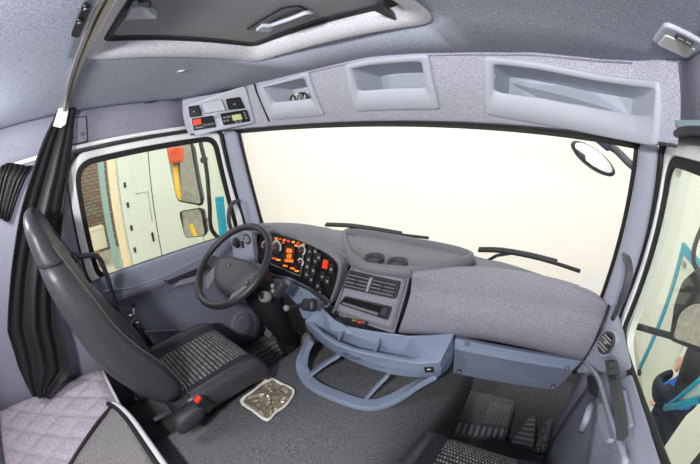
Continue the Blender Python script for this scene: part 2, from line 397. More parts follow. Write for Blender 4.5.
def edge(f, n, a0, a1, b0, b1, r, h=0):   # rounded outline in quad space mapped to the face, densified
    pts = rpoly([V(a0, b0, 0), V(a1, b0, 0), V(a1, b1, 0), V(a0, b1, 0)], r, 4); out = []
    for i in range(len(pts)):
        p, q = pts[i], pts[(i+1) % len(pts)]; m_ = n if (q-p).length > .3 else 1
        for k in range(m_): t = p.lerp(q, k/m_); out.append(f(t.x, t.y, h))
    return out
for k, (o_, i_, d_) in SH.items():
    fo, fi = cquad(o_), cquad(i_)
    oo = edge(fo, 8, 0, 1, 0, 1, .06, .0); o1 = edge(fo, 8, 0, 1, 0, 1, .06, .010); o2 = edge(fo, 8, .012, .988, .02, .98, .06, .014)
    ii = edge(fi, 8, 0, 1, 0, 1, .1, .012); i2 = edge(fi, 8, .01, .99, .03, .97, .1, .002)
    cn = sum(i2, V(0, 0, 0))/len(i2)
    b1 = [p+V(0, d_*.6, -.004)+(cn-p)*.03 for p in i2]; b2 = [p+V(0, d_, -.004)+(cn-p)*.1 for p in i2]
    bz = loft('shelf_bezel', [oo, o1, o2, ii, i2], BEZ, oc, cap=False, bevel=0)
    n = len(i2)
    fs = [tuple(range(2*n, 3*n))]
    rec = grid('shelf_recess', [i2+[i2[0]], b1+[b1[0]], b2+[b2[0]]], BEZ, oc)
    prism('shelf_back', b2, (0, .006, 0), BEZ, oc)
# seam between the instrument panel of the console and the shelves
sm = [cuv(u, v) for u, v in ((251, 71), (258, 92), (270, 121))]
tube('panel_seam', [cface(x, q, .003) for x, q in sm], .0045, BLACK, oc, n=6)
tube('upper_seam', [cface(x, .985, .0) for x in gx[30:96:5]], .003, LINE, oc, n=6)
# switch panel on the driver's side
pan = cquad([(195, 136), (256, 122), (246, 85), (187, 106)])
Qp = Quad(pan(0, 0, .006), pan(1, 0, .006), pan(1, 1, .006), pan(0, 1, .006))
sp = Qp.plate('switch_panel', 0, 1, 0, 1, -.02, .006, BEZ, oc, r=.02, bevel=.004)
def ptoq(Q, u, v):                        # pixel -> (a, b) on a quad patch (Newton by least squares on the plane)
    p = atp(u, v, Q.p[0], Q.n); a = b = .5
    for _ in range(30):
        e = p-Q.pt(a, b); da = Q.pt(a+1e-3, b)-Q.pt(a, b); db = Q.pt(a, b+1e-3)-Q.pt(a, b)
        A = np.array([[x, y] for x, y in zip(da, db)])*1e3; s_ = np.linalg.lstsq(A, np.array(e), rcond=None)[0]; a += float(s_[0]); b += float(s_[1])
    return a, b
def on_quad(Q, name, pix, h0, h1, m_, parent, r=.004, bevel=.001, shrink=0):
    c = [ptoq(Q, *p) for p in pix]; return prism(name, rpoly([Q.pt(a, b, h0) for a, b in c], r, 3), Q.n*(h1-h0), m_, parent, bevel)
def zc(x, y, s=7.0, ox=180, oy=80): return (ox+x/s, oy+y/s)
def zq(l, **k): return [zc(*p, **k) for p in l]
vl = on_quad(Qp, 'air_vent', zq([(72, 262), (160, 245), (148, 165), (62, 183)]), .004, .012, BLACK, oc, .006)
vr = on_quad(Qp, 'air_vent', zq([(350, 188), (462, 165), (440, 68), (340, 100)]), .004, .012, BLACK, oc, .006)
for par, quadp in ((vl, [(72, 262), (160, 245), (148, 165), (62, 183)]), (vr, [(350, 188), (462, 165), (440, 68), (340, 100)])):
    c = [Qp.pt(*ptoq(Qp, *zc(*p)), .012) for p in quadp]; q2 = Quad(*c)
    for i in range(4): q2.plate('slat', .12, .88, .14+.2*i, .2+.2*i, -.001, .006, DARK, par, r=.001)
    q2.disc('thumb_tab', .5, .5, .006, .0, .009, GREYM, par, n=10)
on_quad(Qp, 'cover_gap', zq([(177, 231), (331, 192), (314, 105), (165, 148)]), .004, .0085, DASHT, oc, .004)
on_quad(Qp, 'blank_cover', zq([(180, 228), (328, 190), (312, 108), (168, 150)]), .008, .011, BEZ, oc, .004)
tacho = on_quad(Qp, 'display_unit', zq([(100, 352), (255, 325), (238, 238), (86, 268)]), .003, .016, BLACK, oc, .005)
tacho['label'] = 'small black unit with lit red display'
on_quad(Qp, 'red_display', zq([(100, 318), (158, 303), (152, 262), (95, 276)]), .016, .018, REDL, tacho, .002)
for i in range(5): on_quad(Qp, 'button', zq([(172+15*i, 318-3*i), (182+15*i, 316-3*i), (181+15*i, 303-3*i), (171+15*i, 305-3*i)]), .016, .019, GREYM, tacho, .001)
on_quad(Qp, 'label_strip', zq([(110, 338), (170, 328), (168, 318), (108, 328)]), .016, .017, GREYM, tacho, .001)
radio = on_quad(Qp, 'tachograph', zq([(308, 312), (494, 282), (470, 178), (290, 222)]), .003, .016, BLACK, oc, .006)
radio['label'] = 'black tachograph with green screen and buttons'
on_quad(Qp, 'screen', zq([(375, 275), (440, 262), (430, 215), (366, 230)]), .016, .018, mat('lcd_green', (176, 182, 120), .3, emit=.25), radio, .002)
for i, (x, y) in enumerate([(318, 250), (318, 278), (340, 245), (340, 272), (352, 242), (455, 205), (460, 228), (466, 252), (398, 285), (425, 280)]):
    on_quad(Qp, 'button', zq([(x-8, y+8), (x+8, y+5), (x+7, y-9), (x-9, y-6)]), .016, .020, GREYM, radio, .001)
# cables lying in the left shelf
cs_ = [cuv(*p) for p in ((292, 97), (312, 96))]
pc = cface(*cuv(301, 97))+Vector(ray(301, 97))*.03
cb = thing('cable_bundle', pc, 'coiled black and white cable lying in the overhead shelf beside the switch panel', 'cable')
for i in range(6):
    r_ = .016+.004*(i % 3)
    tube('coil', [pc+V(-.045+.016*i+math.cos(a)*r_, .012*(i % 3), -.012+math.sin(a)*r_*1.5) for a in [PI*t/12 for t in range(13)]], .0042, (BLACK, PAPERW, BLACK, GREYM, BLACK, PAPERW)[i], cb, n=7)
# ================================================================== ROOF HATCH AND CEILING FITTINGS
ht = thing('roof_hatch', (0, .15, 1.93), 'grey roof hatch with pale moulded rim and black latch handle in the ceiling', 'roof hatch')
def hr(x0, x1, y0, y1, z, r): return rpoly([V(x0, y0, z), V(x1, y0, z), V(x1, y1, z), V(x0, y1, z)], r, 6)
def hz(x, y): return zceil(x, y)-.004
o0 = [V(p.x, p.y, hz(p.x, p.y)) for p in hr(-.375, .375, -.195, .505, 0, .10)]
o1 = [V(p.x, p.y, hz(p.x, p.y)-.004) for p in hr(-.355, .355, -.178, .487, 0, .09)]
o2 = hr(-.325, .325, -.155, .462, 1.938, .07); o3 = hr(-.300, .300, -.137, .437, 1.965, .045); o4 = hr(-.294, .294, -.131, .431, 1.985, .04)
loft('rim', [o0, o1, o2, o3, o4], HEADL, ht, cap=False)
ring('seal', hr(-.302, .302, -.139, .439, 1.966, .045), hr(-.284, .284, -.121, .421, 1.966, .035), (0, 0, .014), RUBB, ht, bevel=.003)
prism('hatch_panel', hr(-.288, .288, -.125, .425, 1.974, .035), (0, 0, .02), HATCHP, ht)
ring('panel_lip', hr(-.284, .284, -.121, .421, 1.970, .035), hr(-.272, .272, -.109, .409, 1.970, .03), (0, 0, .006), DARK, ht)
def hp(u, v, z=1.972): return at(u, v, z=z)
hq = [hp(246, 29), hp(313, 13), hp(300, 5), hp(283, 7)]
prism('handle_recess', rpoly(hq, .01, 3), (0, 0, -.006), BLACKG, ht)
tube('latch_handle', [hp(268, 26, 1.962), hp(275, 24, 1.955), hp(290, 19, 1.953), hp(305, 13, 1.955), hp(312, 12, 1.962)], .010, BEZ, ht, n=8, sy=.6)
prism('latch_bracket', rpoly([hp(256, 27), hp(270, 28), hp(274, 22), hp(262, 22)], .004, 3), (0, 0, -.016), BEZ, ht, bevel=.003)
prism('rear_latch', rpoly([hp(126, 13), hp(158, 12), hp(146, 0), hp(133, 0)], .006, 3), (0, 0, -.02), BEZ, ht, bevel=.006)
prism('latch_pin', rpoly([hp(138, 0, 1.952), hp(152, 4, 1.952), hp(150, 0, 1.952)], .002, 2), (0, 0, -.012), DARK, ht)
prism('corner_wedge', rpoly([hp(374, 11, 1.945), hp(400, 23, 1.935), hp(385, 7, 1.945), hp(378, 5, 1.95)], .003, 3), (0, 0, .012), BLACK, ht)
# curtain rail across the ceiling behind the hatch
rl = [V(x, -.195-.01*abs(x), zceil(x, -.2)-.012-(.012 if abs(x) > .9 else 0)) for x in (-.975, -.93, -.85, -.7, -.5, -.3, -.1, .1, .3, .5, .7, .85, .95)]
rail = thing('curtain_rail', (0, -.2, 1.93), 'bent aluminium curtain rail running across the ceiling beside the roof hatch', 'curtain rail')
def strip(name, path, w, t, m_, parent): 
    secs = []
    for p in path: secs.append([p+V(0, -w/2, 0), p+V(0, w/2, 0), p+V(0, w/2, t), p+V(0, -w/2, t)])
    return loft(name, secs, m_, parent, smooth=False, bevel=.002)
strip('track', rl, .034, .012, ALU, rail)
strip('groove', [p+V(0, -.002, -.002) for p in rl], .008, .004, DARK, rail)
# twin-button lamp behind the rail
bc = at(79, 18, z=1.925)
tw = thing('reading_lamp', bc, 'small black oval twin reading lamp on the blue ceiling behind the rail', 'lamp')
prism('housing', rpoly([at(71, 32, z=1.934), at(80, 34, z=1.934), at(92, 4, z=1.934), at(84, 0, z=1.934)], .02, 5), (0, 0, -.012), BLACK, tw, bevel=.004)
for u, v in ((80, 20), (86, 6)):
    p = at(u, v, z=1.922); cyl('lens', p, p+V(0, 0, -.006), .011, BLACKG, tw); cyl('bulb_spot', p+V(0, 0, -.006), p+V(0, 0, -.008), .004, GREYM, tw, n=10)
# slots in the headliner
for u, v, l_, lab in ((181, 71, .035, 'small pale air slot in the blue headliner beside the roof hatch'), (150, 102, .075, 'long dark slit with pale edge where the headliner meets the side lining')):
    f = lambda p: p[2]-zceil(p[0], p[1])+.003
    p = ats(u, v, f); q = ats(u+7, v-1.5, f); t = (q-p).normalized()
    tube('air_slot' if l_ < .05 else 'lining_slit', [p-t*l_/2, p-t*l_/4, p, p+t*l_/4, p+t*l_/2], [.001, .004, .0055, .004, .001], BEZ if l_ < .05 else DARK, n=8)
    tag(bpy.data.objects[-1] if False else COL.objects[-1], lab, 'vent')
# dome lamp on the passenger side
f = lambda p: p[2]-zceil(p[0], p[1])+.004
dl = [ats(u, v, f) for u, v in ((652, 47), (664, 40), (692, 27), (699, 30), (699, 46), (672, 58))]
cen = sum(dl, V(0, 0, 0))/6; nd = (V(0, .1, 1.2)-cen).normalized(); nd = V(-.15, 0, -1).normalized()
dm = thing('dome_lamp', cen, 'rectangular pale dome lamp with switch on the ceiling above the passenger door', 'lamp')
qd = Quad(*[V(cen.x+a, cen.y+b, zceil(cen.x+a, cen.y+b)-.001) for a, b in ((-.05, -.062), (.05, -.062), (.05, .062), (-.05, .062))])
qd.plate('housing', 0, 1, 0, 1, -.004, .009, BEZ, dm, r=.02, bevel=.006)
qd.plate('lens', .12, .88, .34, .92, .008, .012, mat('lamp_lens', (226, 226, 222), .2), dm, r=.01, bevel=.002)
qd.plate('switch', .3, .7, .1, .28, .008, .014, DARK, dm, r=.004, bevel=.002)
for i in range(2): qd.plate('rocker', .34+.18*i, .48+.18*i, .13, .25, .014, .017, GREYM, dm, r=.002)
for sx in (.55, -.55):  # invented fixtures for the fill lights, out of view behind the camera
    bl = thing('fill_lamp', (sx, -.85, 1.9), 'round white added fill lamp above the berth on the %s side' % ('passenger' if sx > 0 else 'driver'), 'lamp')
    cyl('rim', (sx, -.85, zceil(sx, -.85)), (sx, -.85, 1.872), .13, BEZ, bl); cyl('diffuser', (sx, -.85, 1.875), (sx, -.85, 1.866), .115, mat('fill_lamp_diffuser', (245, 244, 238), .4, emit=1.5), bl)
# square socket cover on the lining above the driver's door
sqx = .998
sc_ = prism('socket_cover', rpoly([at(66, 119, x=-sqx), at(86, 117, x=-sqx), at(87, 141, x=-sqx), at(68, 145, x=-sqx)], .012, 4), (.006, 0, 0), LINE, None, bevel=.002)
tag(sc_, 'square lining cover plate with small symbols above the driver door', 'cover plate')
ring('cover_gap', rpoly([at(65, 118, x=-sqx), at(87, 116, x=-sqx), at(88, 142, x=-sqx), at(67, 146, x=-sqx)], .013, 4), rpoly([at(66.4, 119.4, x=-sqx), at(85.6, 117.4, x=-sqx), at(86.6, 140.6, x=-sqx), at(68.4, 144.6, x=-sqx)], .012, 4), (.004, 0, 0), BLACK, sc_)
for u, v in ((72, 138), (83, 134)):
    p = at(u, v, x=-.992); ring('symbol', [p+V(0, math.cos(a)*.011, math.sin(a)*.008) for a in [2*PI*i/12 for i in range(12)]], [p+V(0, math.cos(a)*.006, math.sin(a)*.004) for a in [2*PI*i/12 for i in range(12)]], (.001, 0, 0), DARK, sc_)
p = at(77.5, 137, x=-.992); box('symbol', p, (.001, .008, .003), DARK, sc_)
# ================================================================== DASHBOARD
db = thing('dashboard', (0, .9, .75), 'long grey dashboard with instrument cluster, centre vents and padded passenger side', 'dashboard')
# ---- top deck from windscreen to face
dx = [-.95+.05*i for i in range(39)]
def hood(x): return .058*max(0, 1-((x+.52)/.40)**2)**.6 if abs(x+.52) < .40 else 0
def yfront(x): return float(np.interp(x, [-.95, -.85, -.6, -.3, -.17, .13, .3, .5, .7, .93], [.72, .76, .785, .77, .76, .775, .88, .95, .96, .93]))
rows = []
for t in (0, .05, .15, .3, .5, .7, .85, .93, 1.0):
    r = []
    for x in dx:
        y0 = yws(x, 1.06)-.012; y1 = yfront(x); y = y0+(y1-y0)*t
        z = 1.07+.018*min(1, t/.15)+hood(x)*math.sin(min(1, t/.72)*PI/2)**2
        if t > .9: z -= (t-.9)*.12
        if -.5 < x < .42 and .02 < t < .98: z -= .016*min(1, (.42-x)/.06, (x+.5)/.06)
        r.append(V(x, y, z))
    rows.append(r)
rows.append([V(x, yfront(x)+.02, 1.05 + hood(x)*.8) for x in dx])
grid('top_deck', rows, DASHT, db, solid=.008, soff=0)
# inner carcass behind the faces (so that no light leaks under the deck)
car = [[V(x, min(yfront(x), .83)+dy, z) for x in dx] for dy, z in ((.05, 1.06), (.06, .95), (.06, .78), (.12, .70), (.26, .66))]
grid('carcass', car, BLACK, db)
# ---- top tray with raised rim and two cup holders
def pz(pix, z): return [at(u, v, z=z) for u, v in pix]
to = pz([(346, 235), (356, 234), (369, 235.5), (392, 239.5), (416, 244), (440, 248.5), (459, 253), (470, 257.5), (467, 261), (450, 264.5), (433, 267.5), (411, 270.5), (388, 268.5), (366, 264.5), (354, 258.5), (347, 248), (345, 240)], 1.100)
tp = spline(to, 4, True)
cen = sum(tp, V(0, 0, 0))/len(tp)
ym = max(p.y for p in tp); yn = min(p.y for p in tp)
def toward(ps, d, dz): return [p+(cen-p).normalized()*d+V(0, 0, dz+(.016*((p.y-yn)/(ym-yn))**.5 if dz > 0 else 0)) for p in ps]
tr = loft('top_tray', [toward(tp, -.028, -.02), toward(tp, -.010, .010), toward(tp, 0, .014), toward(tp, .008, .010), toward(tp, .014, -.004)], DASHT, db)
c1, c2 = at(374.5, 260.5, z=1.095), at(397.5, 265, z=1.095)
for c in (c1, c2):
    lathe('cup_holder', c-V(0, 0, .012), (0, 0, 1), [(.036, .0), (.042, .0), (.043, .030), (.041, .033), (.037, .030), (.034, .004), (.0, .004)], DARK, tr, cap=False)
# ---- binnacle: bezel, black face, dials, switches
FP, FN = V(-.4, .772, 1.0), V(0, -1, .22).normalized()
def face(u, v, h=0): return atp(u, v, FP, FN)+FN*h
rimp = [(-.80, .735, 1.085), (-.70, .735, 1.118), (-.55, .735, 1.135), (-.41, .735, 1.130), (-.30, .733, 1.118), (-.215, .73, 1.10), (-.165, .727, 1.072), (-.160, .725, 1.03), (-.185, .722, .94), (-.235, .715, .83), (-.30, .72, .835), (-.43, .725, .855), (-.60, .73, .875), (-.80, .735, .90)]
ro = spline([V(*p) for p in rimp], 4, True); rc = sum(ro, V(0, 0, 0))/len(ro)
rin = [p+(rc-p)*.035 for p in ro]; rin2 = [p+(rc-p)*.05+V(0, .03, 0) for p in ro]
rback = [p+(p-rc)*.02+V(0, .06, .012) for p in ro]
loft('binnacle_bezel', [rback, [p+(p-rc)*.02+V(0, .012, .006) for p in ro], ro, rin, rin2], DASHT, db, cap=False)
bf = prism('instrument_face', [V(p.x, .772+(p.z-1.0)*.22+.002, p.z) for p in [q+(rc-q)*.04 for q in ro]], (0, .02, 0), BLACKG, db)
def mk(name, pix, h0, h1, m_, par, r=.002): return prism(name, rpoly([face(u, v, h0) for u, v in pix], r, 3), FN*(h1-h0), m_, par)
def dial(u, v, r, par, a0=200, a1=-20, n=11):
    c = face(u, v, .006); X = V(1, 0, 0); Y = FN.cross(X).normalized(); Y = Y if Y.z > 0 else -Y
    o = lathe('dial', c-FN*.005, FN, [(r*1.12, 0), (r*1.12, .004), (r, .005), (0, .005)], BLACK, par, n=28, cap=False)
    for i in range(n):
        a = math.radians(a0+(a1-a0)*i/(n-1)); d = X*math.cos(a)+Y*math.sin(a); t = FN.cross(d)
        p, q = c+d*r*.72, c+d*r*.96; w_ = .0016
        prism('tick', [p-t*w_, q-t*w_, q+t*w_, p+t*w_], FN*.0016, MARK, o)
    ar = [math.radians(a0+(a1-a0)*i/20) for i in range(21)]
    vs = [c+(X*math.cos(a)+Y*math.sin(a))*r*q+FN*.001 for a in ar for q in (.96, 1.03)]
    mesh('scale_arc', vs, [(2*i, 2*i+2, 2*i+3, 2*i+1) for i in range(20)], MARK, o, solid=.0012)
    a = math.radians(215); d = X*math.cos(a)+Y*math.sin(a); t = FN.cross(d)
    prism('needle', [c-t*.002+FN*.002, c+d*r*.8-t*.0006+FN*.002, c+d*r*.8+t*.0006+FN*.002, c+t*.002+FN*.002], FN*.0016, RED, o)
    return o
dial(277.5, 247, .036, bf); dial(302.5, 250, .026, bf, 160, -60); dial(301.5, 262, .02, bf, 160, -60)
dial(266, 246, .03, bf)
scr = mk('centre_display', [(284, 262.5), (294.5, 263.5), (296, 247), (286, 245)], .004, .006, mat('display_dark', (64, 30, 16), .3, emit=.2), bf)
for q in ([(287, 252), (293, 253), (293, 249), (288, 248)], [(287.5, 258), (292, 258.5), (292.5, 254), (288, 253.5)], [(285.5, 261.6), (294, 262.3), (294, 259.5), (286, 259)]): mk('lit_symbol', q, .006, .007, ORANGE, scr)
for i, (u, v, mm) in enumerate([(277, 238.5, YELL), (281, 239, REDL), (285, 240, YELL), (289, 241, REDL), (294, 242, YELL), (299, 243, REDL), (304, 244.5, YELL), (284, 242.5, REDL), (297, 245.5, YELL)]):
    mk('warning_light', [(u-1.5, v+.9), (u+1.5, v+1.1), (u+1.5, v-.9), (u-1.5, v-1.1)], .004, .006, mm, bf)
for u, v, mm in ((275, 258, REDL), (279, 259.5, YELL), (286, 265.5, ORANGE), (293, 268, ORANGE), (297.5, 270.5, YELL)):
    mk('warning_light', [(u-2.2, v+.8), (u+2.2, v+1.4), (u+2.2, v-.2), (u-2.2, v-.9)], .004, .006, mm, bf)
for a, b in (((306, 243.5), (301, 276)), ((301, 276), (268, 262))):
    tube('cluster_edge', [face(*a, .006), face(*b, .006)], .0022, GREYM, bf, n=6)
for i, (u, v) in enumerate([(311, 251), (316.5, 251), (310, 259), (316.5, 260.5), (308.5, 266), (314.5, 270), (308, 274), (312.5, 279), (320, 257), (332.5, 268.5), (323.5, 276), (328.5, 280.5), (321, 291.5), (319, 285)]):
    s_ = mk('rocker_switch', [(u-2.5, v+4), (u+2, v+5), (u+2.6, v-4), (u-1.9, v-5)], .004, .010, BLACK, bf, .003)
    mk('symbol', [(u-1.2, v+1.5), (u+1.0, v+1.9), (u+1.2, v-.4), (u-.9, v-.9)], .010, .011, GREYM, s_, .0005)
hz_ = mk('hazard_switch', [(323.6, 267.5), (328.4, 269), (329.8, 260.5), (325.2, 259)], .004, .013, RED, bf, .003)
# ---- left end of the dash: vent, light switch
Ql = Quad(V(-.97, .70, .90), V(-.79, .735, .895), V(-.795, .735, 1.095), V(-.97, .70, 1.10))
le = Ql.plate('end_panel', 0, 1, 0, 1, -.04, .0, DOORL, db, r=.012, bevel=.004)
a, b = ptoq(Ql, 249.5, 238.5); a = min(a, .85)
def roundvent(Q, a, b, r, par):
    c = Q.pt(a, b, 0); o = lathe('round_vent', c-Q.n*.002, Q.n, [(r*1.15, 0), (r*1.15, .008), (r, .011), (r*.86, .009), (r*.84, .0), (0, .0)], DARK, par, n=28, cap=False)
    cyl('hub', c, c+Q.n*.011, r*.16, GREYM, o, n=16)
    X = (Q.pt(a+.1, b)-c); X -= Q.n*X.dot(Q.n); X.normalize(); Y = Q.n.cross(X)
    for i in (-2, -1, 1, 2):
        p = c+Y*r*.3*i+Q.n*.0095; w_ = math.sqrt(max(.01, 1-(.3*i)**2))*r*.82
        prism('blade', [p-X*w_, p+X*w_, p+X*w_+Y*.004, p-X*w_+Y*.004], Q.n*.003, GREYM, o)
    return o
roundvent(Ql, .78, .80, .026, le)
Ql.disc('light_switch', .28, .62, .034, 0, .008, BLACK, le); Ql.disc('switch_knob', .28, .62, .018, .008, .026, DARK, le)
Ql.plate('small_switch', .52, .6, .5, .72, 0, .008, BLACK, le, r=.004)
# ---- centre panel
CP, CN = V(0, .775, 1.04), V(0, -1, .167).normalized()
def cp(u, v, h=0): return atp(u, v, CP, CN)+CN*h
cpan = prism('centre_panel', rpoly([cp(331, 313), cp(394, 334), cp(411, 275), cp(352, 262)], [.01, .01, .01, .05], 6), CN*-.05, DASHP, db, bevel=.006)
ring('panel_frame', rpoly([cp(333.5, 312, .001), cp(393, 331, .001), cp(408, 277, .001), cp(352, 264.5, .001)], [.01, .01, .02, .05], 6), rpoly([cp(337, 310, .001), cp(390.5, 327, .001), cp(404.5, 279, .001), cp(351.5, 267, .001)], [.01, .01, .02, .045], 6), CN*.006, DASHT, cpan, bevel=.002)
vb = prism('vent_box', rpoly([cp(342.5, 286.5, .001), cp(396.5, 298.5, .001), cp(401.5, 281.5, .001), cp(348.5, 269.5, .001)], .012, 4), CN*.004, BLACK, cpan)
Qv = Quad(cp(342.5, 286.5, .006), cp(396.5, 298.5, .006), cp(401.5, 281.5, .006), cp(348.5, 269.5, .006))
ring('vent_frame', Qv.rr(0, 1, 0, 1, 0, .012, 4), Qv.rr(.03, .97, .08, .92, 0, .01, 4), Qv.n*.008, DARK, vb, bevel=.002)
for a0, a1 in ((.05, .46), (.54, .95)):
    for i in range(4): Qv.plate('slat', a0, a1, .14+.205*i, .2+.205*i, -.002, .009, DASHT, vb, r=.001, bevel=.001)
Qv.plate('divider', .475, .525, .08, .92, -.002, .012, GREYM, vb, r=.004, bevel=.002)
for a in (.25, .74): Qv.plate('thumb_wheel', a-.012, a+.012, .35, .65, .008, .014, DARK, vb, r=.002)
sl = prism('storage_slot', rpoly([cp(340, 303.5, .001), cp(388.5, 319.5, .001), cp(392.5, 306.5, .001), cp(346, 296, .001)], .008, 4), CN*.003, BLACKG, cpan)
Qs = Quad(cp(340, 303.5, .004), cp(388.5, 319.5, .004), cp(392.5, 306.5, .004), cp(346, 295.5, .004))
ring('slot_frame', Qs.rr(0, 1, 0, 1, 0, .008, 3), Qs.rr(.03, .97, .1, .9, 0, .006, 3), Qs.n*.007, DARK, sl, bevel=.002)
Qs.plate('slot_floor', .05, .8, .12, .32, 0, .005, DASHT, sl, r=.002)
bt = Qs.plate('latch_button', .84, .96, .25, .85, 0, .012, DARK, sl, r=.004, bevel=.002)
cyl('lighter', cp(337.5, 313, .0), cp(337.5, 313, .014), .013, BLACK, cpan)
# ---- passenger pad
rows = [[at(u, v, z=1.095) for u, v in ((413, 268), (440, 265.5), (473, 264.5), (518, 269), (555, 277), (587, 286), (606, 299))],
        [at(u, v, z=1.113) for u, v in ((411.5, 273), (440, 270), (473, 270), (518, 274), (555, 281.5), (587, 291.5), (607, 304))],
        [at(u, v, z=z) for u, v, z in ((410, 281, 1.07), (444, 280, 1.085), (483, 282, 1.09), (530, 287.5, 1.09), (566, 294, 1.09), (590, 301, 1.09), (606, 309, 1.09))],
        [at(u, v, z=z) for u, v, z in ((409, 290, 1.03), (447, 290.5, 1.045), (492, 296, 1.05), (540, 302, 1.05), (573, 308.5, 1.05), (592, 314, 1.05), (605, 319, 1.05))],
        [at(u, v, z=z) for u, v, z in ((409, 292, 1.022), (447, 292.5, 1.036), (492, 298, 1.041), (540, 304, 1.041), (573, 310.5, 1.041), (592, 316, 1.041), (605, 321, 1.041))],
        [at(u, v, y=y) for u, v, y in ((404, 308, .738), (450, 308, .752), (492, 313, .778), (540, 323, .80), (567, 330, .81), (583, 335, .815), (598, 339, .818))],
        [at(u, v, y=y) for u, v, y in ((398, 325, .737), (452, 325, .752), (492, 330, .772), (535, 339, .795), (561, 346, .805), (577, 351, .81), (590, 354, .812))],
        [at(u, v, y=y) for u, v, y in ((395, 333.5, .745), (453, 334.5, .765), (492, 339, .785), (533, 348, .805), (558, 354, .815), (572, 358, .82), (584, 361, .822))],
        [at(u, v, y=y) for u, v, y in ((396, 334, .80), (454, 336, .82), (492, 341, .84), (533, 350, .86), (558, 356, .87), (572, 360, .87), (584, 363, .87))]]
grid('passenger_pad', rows, DASHP, db, sub=2, solid=.006, soff=1)
tube('pad_seam', [at(412, 271, z=1.105)+V(-.004, 0, 0), at(408.5, 285, y=.752), at(403, 306, y=.735), at(395, 333, y=.735)], .0035, BLACK, db, n=6)
tube('end_seam', spline([at(612, 297, z=1.10), at(604, 320, y=.805), at(593, 346, y=.795), at(583, 362, y=.795), at(573, 372, y=.80)], 5), .0065, BLACK, db, n=8)
# ---- lower panel with screws
Qg = Quad(at(453, 373, y=.765), at(555, 390, y=.835), at(583.5, 361, y=.828), at(455, 338, y=.772))
gp = Qg.plate('lower_panel', 0, 1, 0, 1, -.02, .0, BLUED, db, r=.006, bevel=.003)
Qg.plate('upper_strip', 0.0, 1, .72, 1, -.002, .006, BLUE, gp, r=.006, bevel=.003)
for u, v in ((467.5, 342.5), (567, 364), (459.5, 371), (553, 385.5)):
    a, b = ptoq(Qg, u, v); o = Qg.disc('screw', a, b, .010, -.002, .009, DARK, gp, n=14); Qg.disc('screw_head', a, b, .006, .009, .0105, GREYM, o, n=10)
# ---- right end cap with round vent
rows = [[at(612, 299, z=1.10), at(616, 305, x=.985), at(621, 322, x=1.005), at(624, 333, x=1.02)],
        [at(604, 320, y=.825), at(611, 324, x=.965), at(619, 334, x=.99), at(626, 342, x=1.015)],
        [at(592, 346, y=.815), at(604, 344, x=.955), at(618, 349, x=.98), at(629, 352, x=1.012)],
        [at(581, 364, y=.81), at(597, 361, x=.95), at(615, 363, x=.975), at(632, 364, x=1.01)],
        [at(572, 374, y=.81), at(590, 373, x=.95), at(612, 372, x=.98), at(633, 371, x=1.015)]]
ec = grid('end_cap', rows, DOORL, db, sub=2, solid=.01, soff=0)
vc = at(611, 344, x=.972); nv = V(-.75, -.55, .35).normalized(); ux = nv.cross(V(0, 0, 1)).normalized(); uy = ux.cross(nv).normalized()
vc = vc+nv*.03
Qr = Quad(vc-ux*.05-uy*.05, vc+ux*.05-uy*.05, vc+ux*.05+uy*.05, vc-ux*.05+uy*.05)
roundvent(Qr, .5, .5, .033, ec)
lathe('vent_collar', vc-nv*.05, nv, [(.048, 0), (.046, .04), (.043, .052), (.038, .05)], DOORL, ec, n=28, cap=False)
# knee panel under the column
kn = [[V(x, yfront(x)-.02+dy, z) for x in (-.80, -.7, -.6, -.4, -.2)] for dy, z in ((-.03, .90), (-.03, .86), (.0, .81), (.05, .78), (.2, .76))]
grid('knee_panel', kn, DARK, db, sub=1, solid=.01, soff=0)
# ================================================================== STORAGE TRAY UNDER THE CENTRE PANEL
top = [at(305, 321, z=.80), at(320, 334, z=.795), at(335.5, 345, z=.79), at(352, 351, z=.79), at(371, 355.5, z=.79), at(395, 360, z=.795), at(418.5, 364, z=.80), at(440, 362.5, z=.82),
       at(454, 333.5, y=.772), at(432, 335, y=.752), at(409, 336, y=.742), at(399, 334.5, y=.735), at(372, 331, y=.732), at(347, 326, y=.73), at(332, 318, y=.715), at(320, 306, y=.70)]
bot = [at(309, 331, z=.70), at(320, 342, z=.69), at(335.5, 353, z=.69), at(352, 361, z=.69), at(371, 368.5, z=.69), at(395, 375, z=.70), at(418, 377.5, z=.71), at(440, 376, z=.72),
       at(451, 366, y=.775), V(.34, .78, .70), V(.25, .78, .69), V(.17, .78, .69), V(.05, .78, .69), V(-.08, .77, .69), V(-.17, .76, .69), V(-.24, .73, .69)]
inn = [at(313, 322, z=.80), at(323, 332, z=.795), at(338, 341, z=.79), at(354, 347.5, z=.79), at(373, 351.5, z=.79), at(396, 356, z=.795), at(412, 358.5, z=.80), at(422, 358, z=.81),
       at(410, 338.5, y=.738), at(408, 338, y=.737), at(403, 337.5, y=.736), at(396, 336, y=.727), at(372, 333, y=.724), at(349, 328.5, y=.72), at(336, 321, y=.705), at(325, 311, y=.69)]
ic = sum(inn, V(0, 0, 0))/len(inn)
flo = [V(p.x, p.y, .735)+(V(ic.x, ic.y, .735)-V(p.x, p.y, .735))*.14 for p in inn]
st = loft('storage_tray', [bot, [b.lerp(t, .5)+(b-ic)*.02 for b, t in zip(bot, top)], [b.lerp(t, .93) for b, t in zip(bot, top)], top, [t.lerp(i, .25)+V(0, 0, .003) for t, i in zip(top, inn)], inn, flo], BLUE, db, smooth=False, bevel=.004)
st['label'] = 'blue-grey storage tray with dividers under the centre vents'
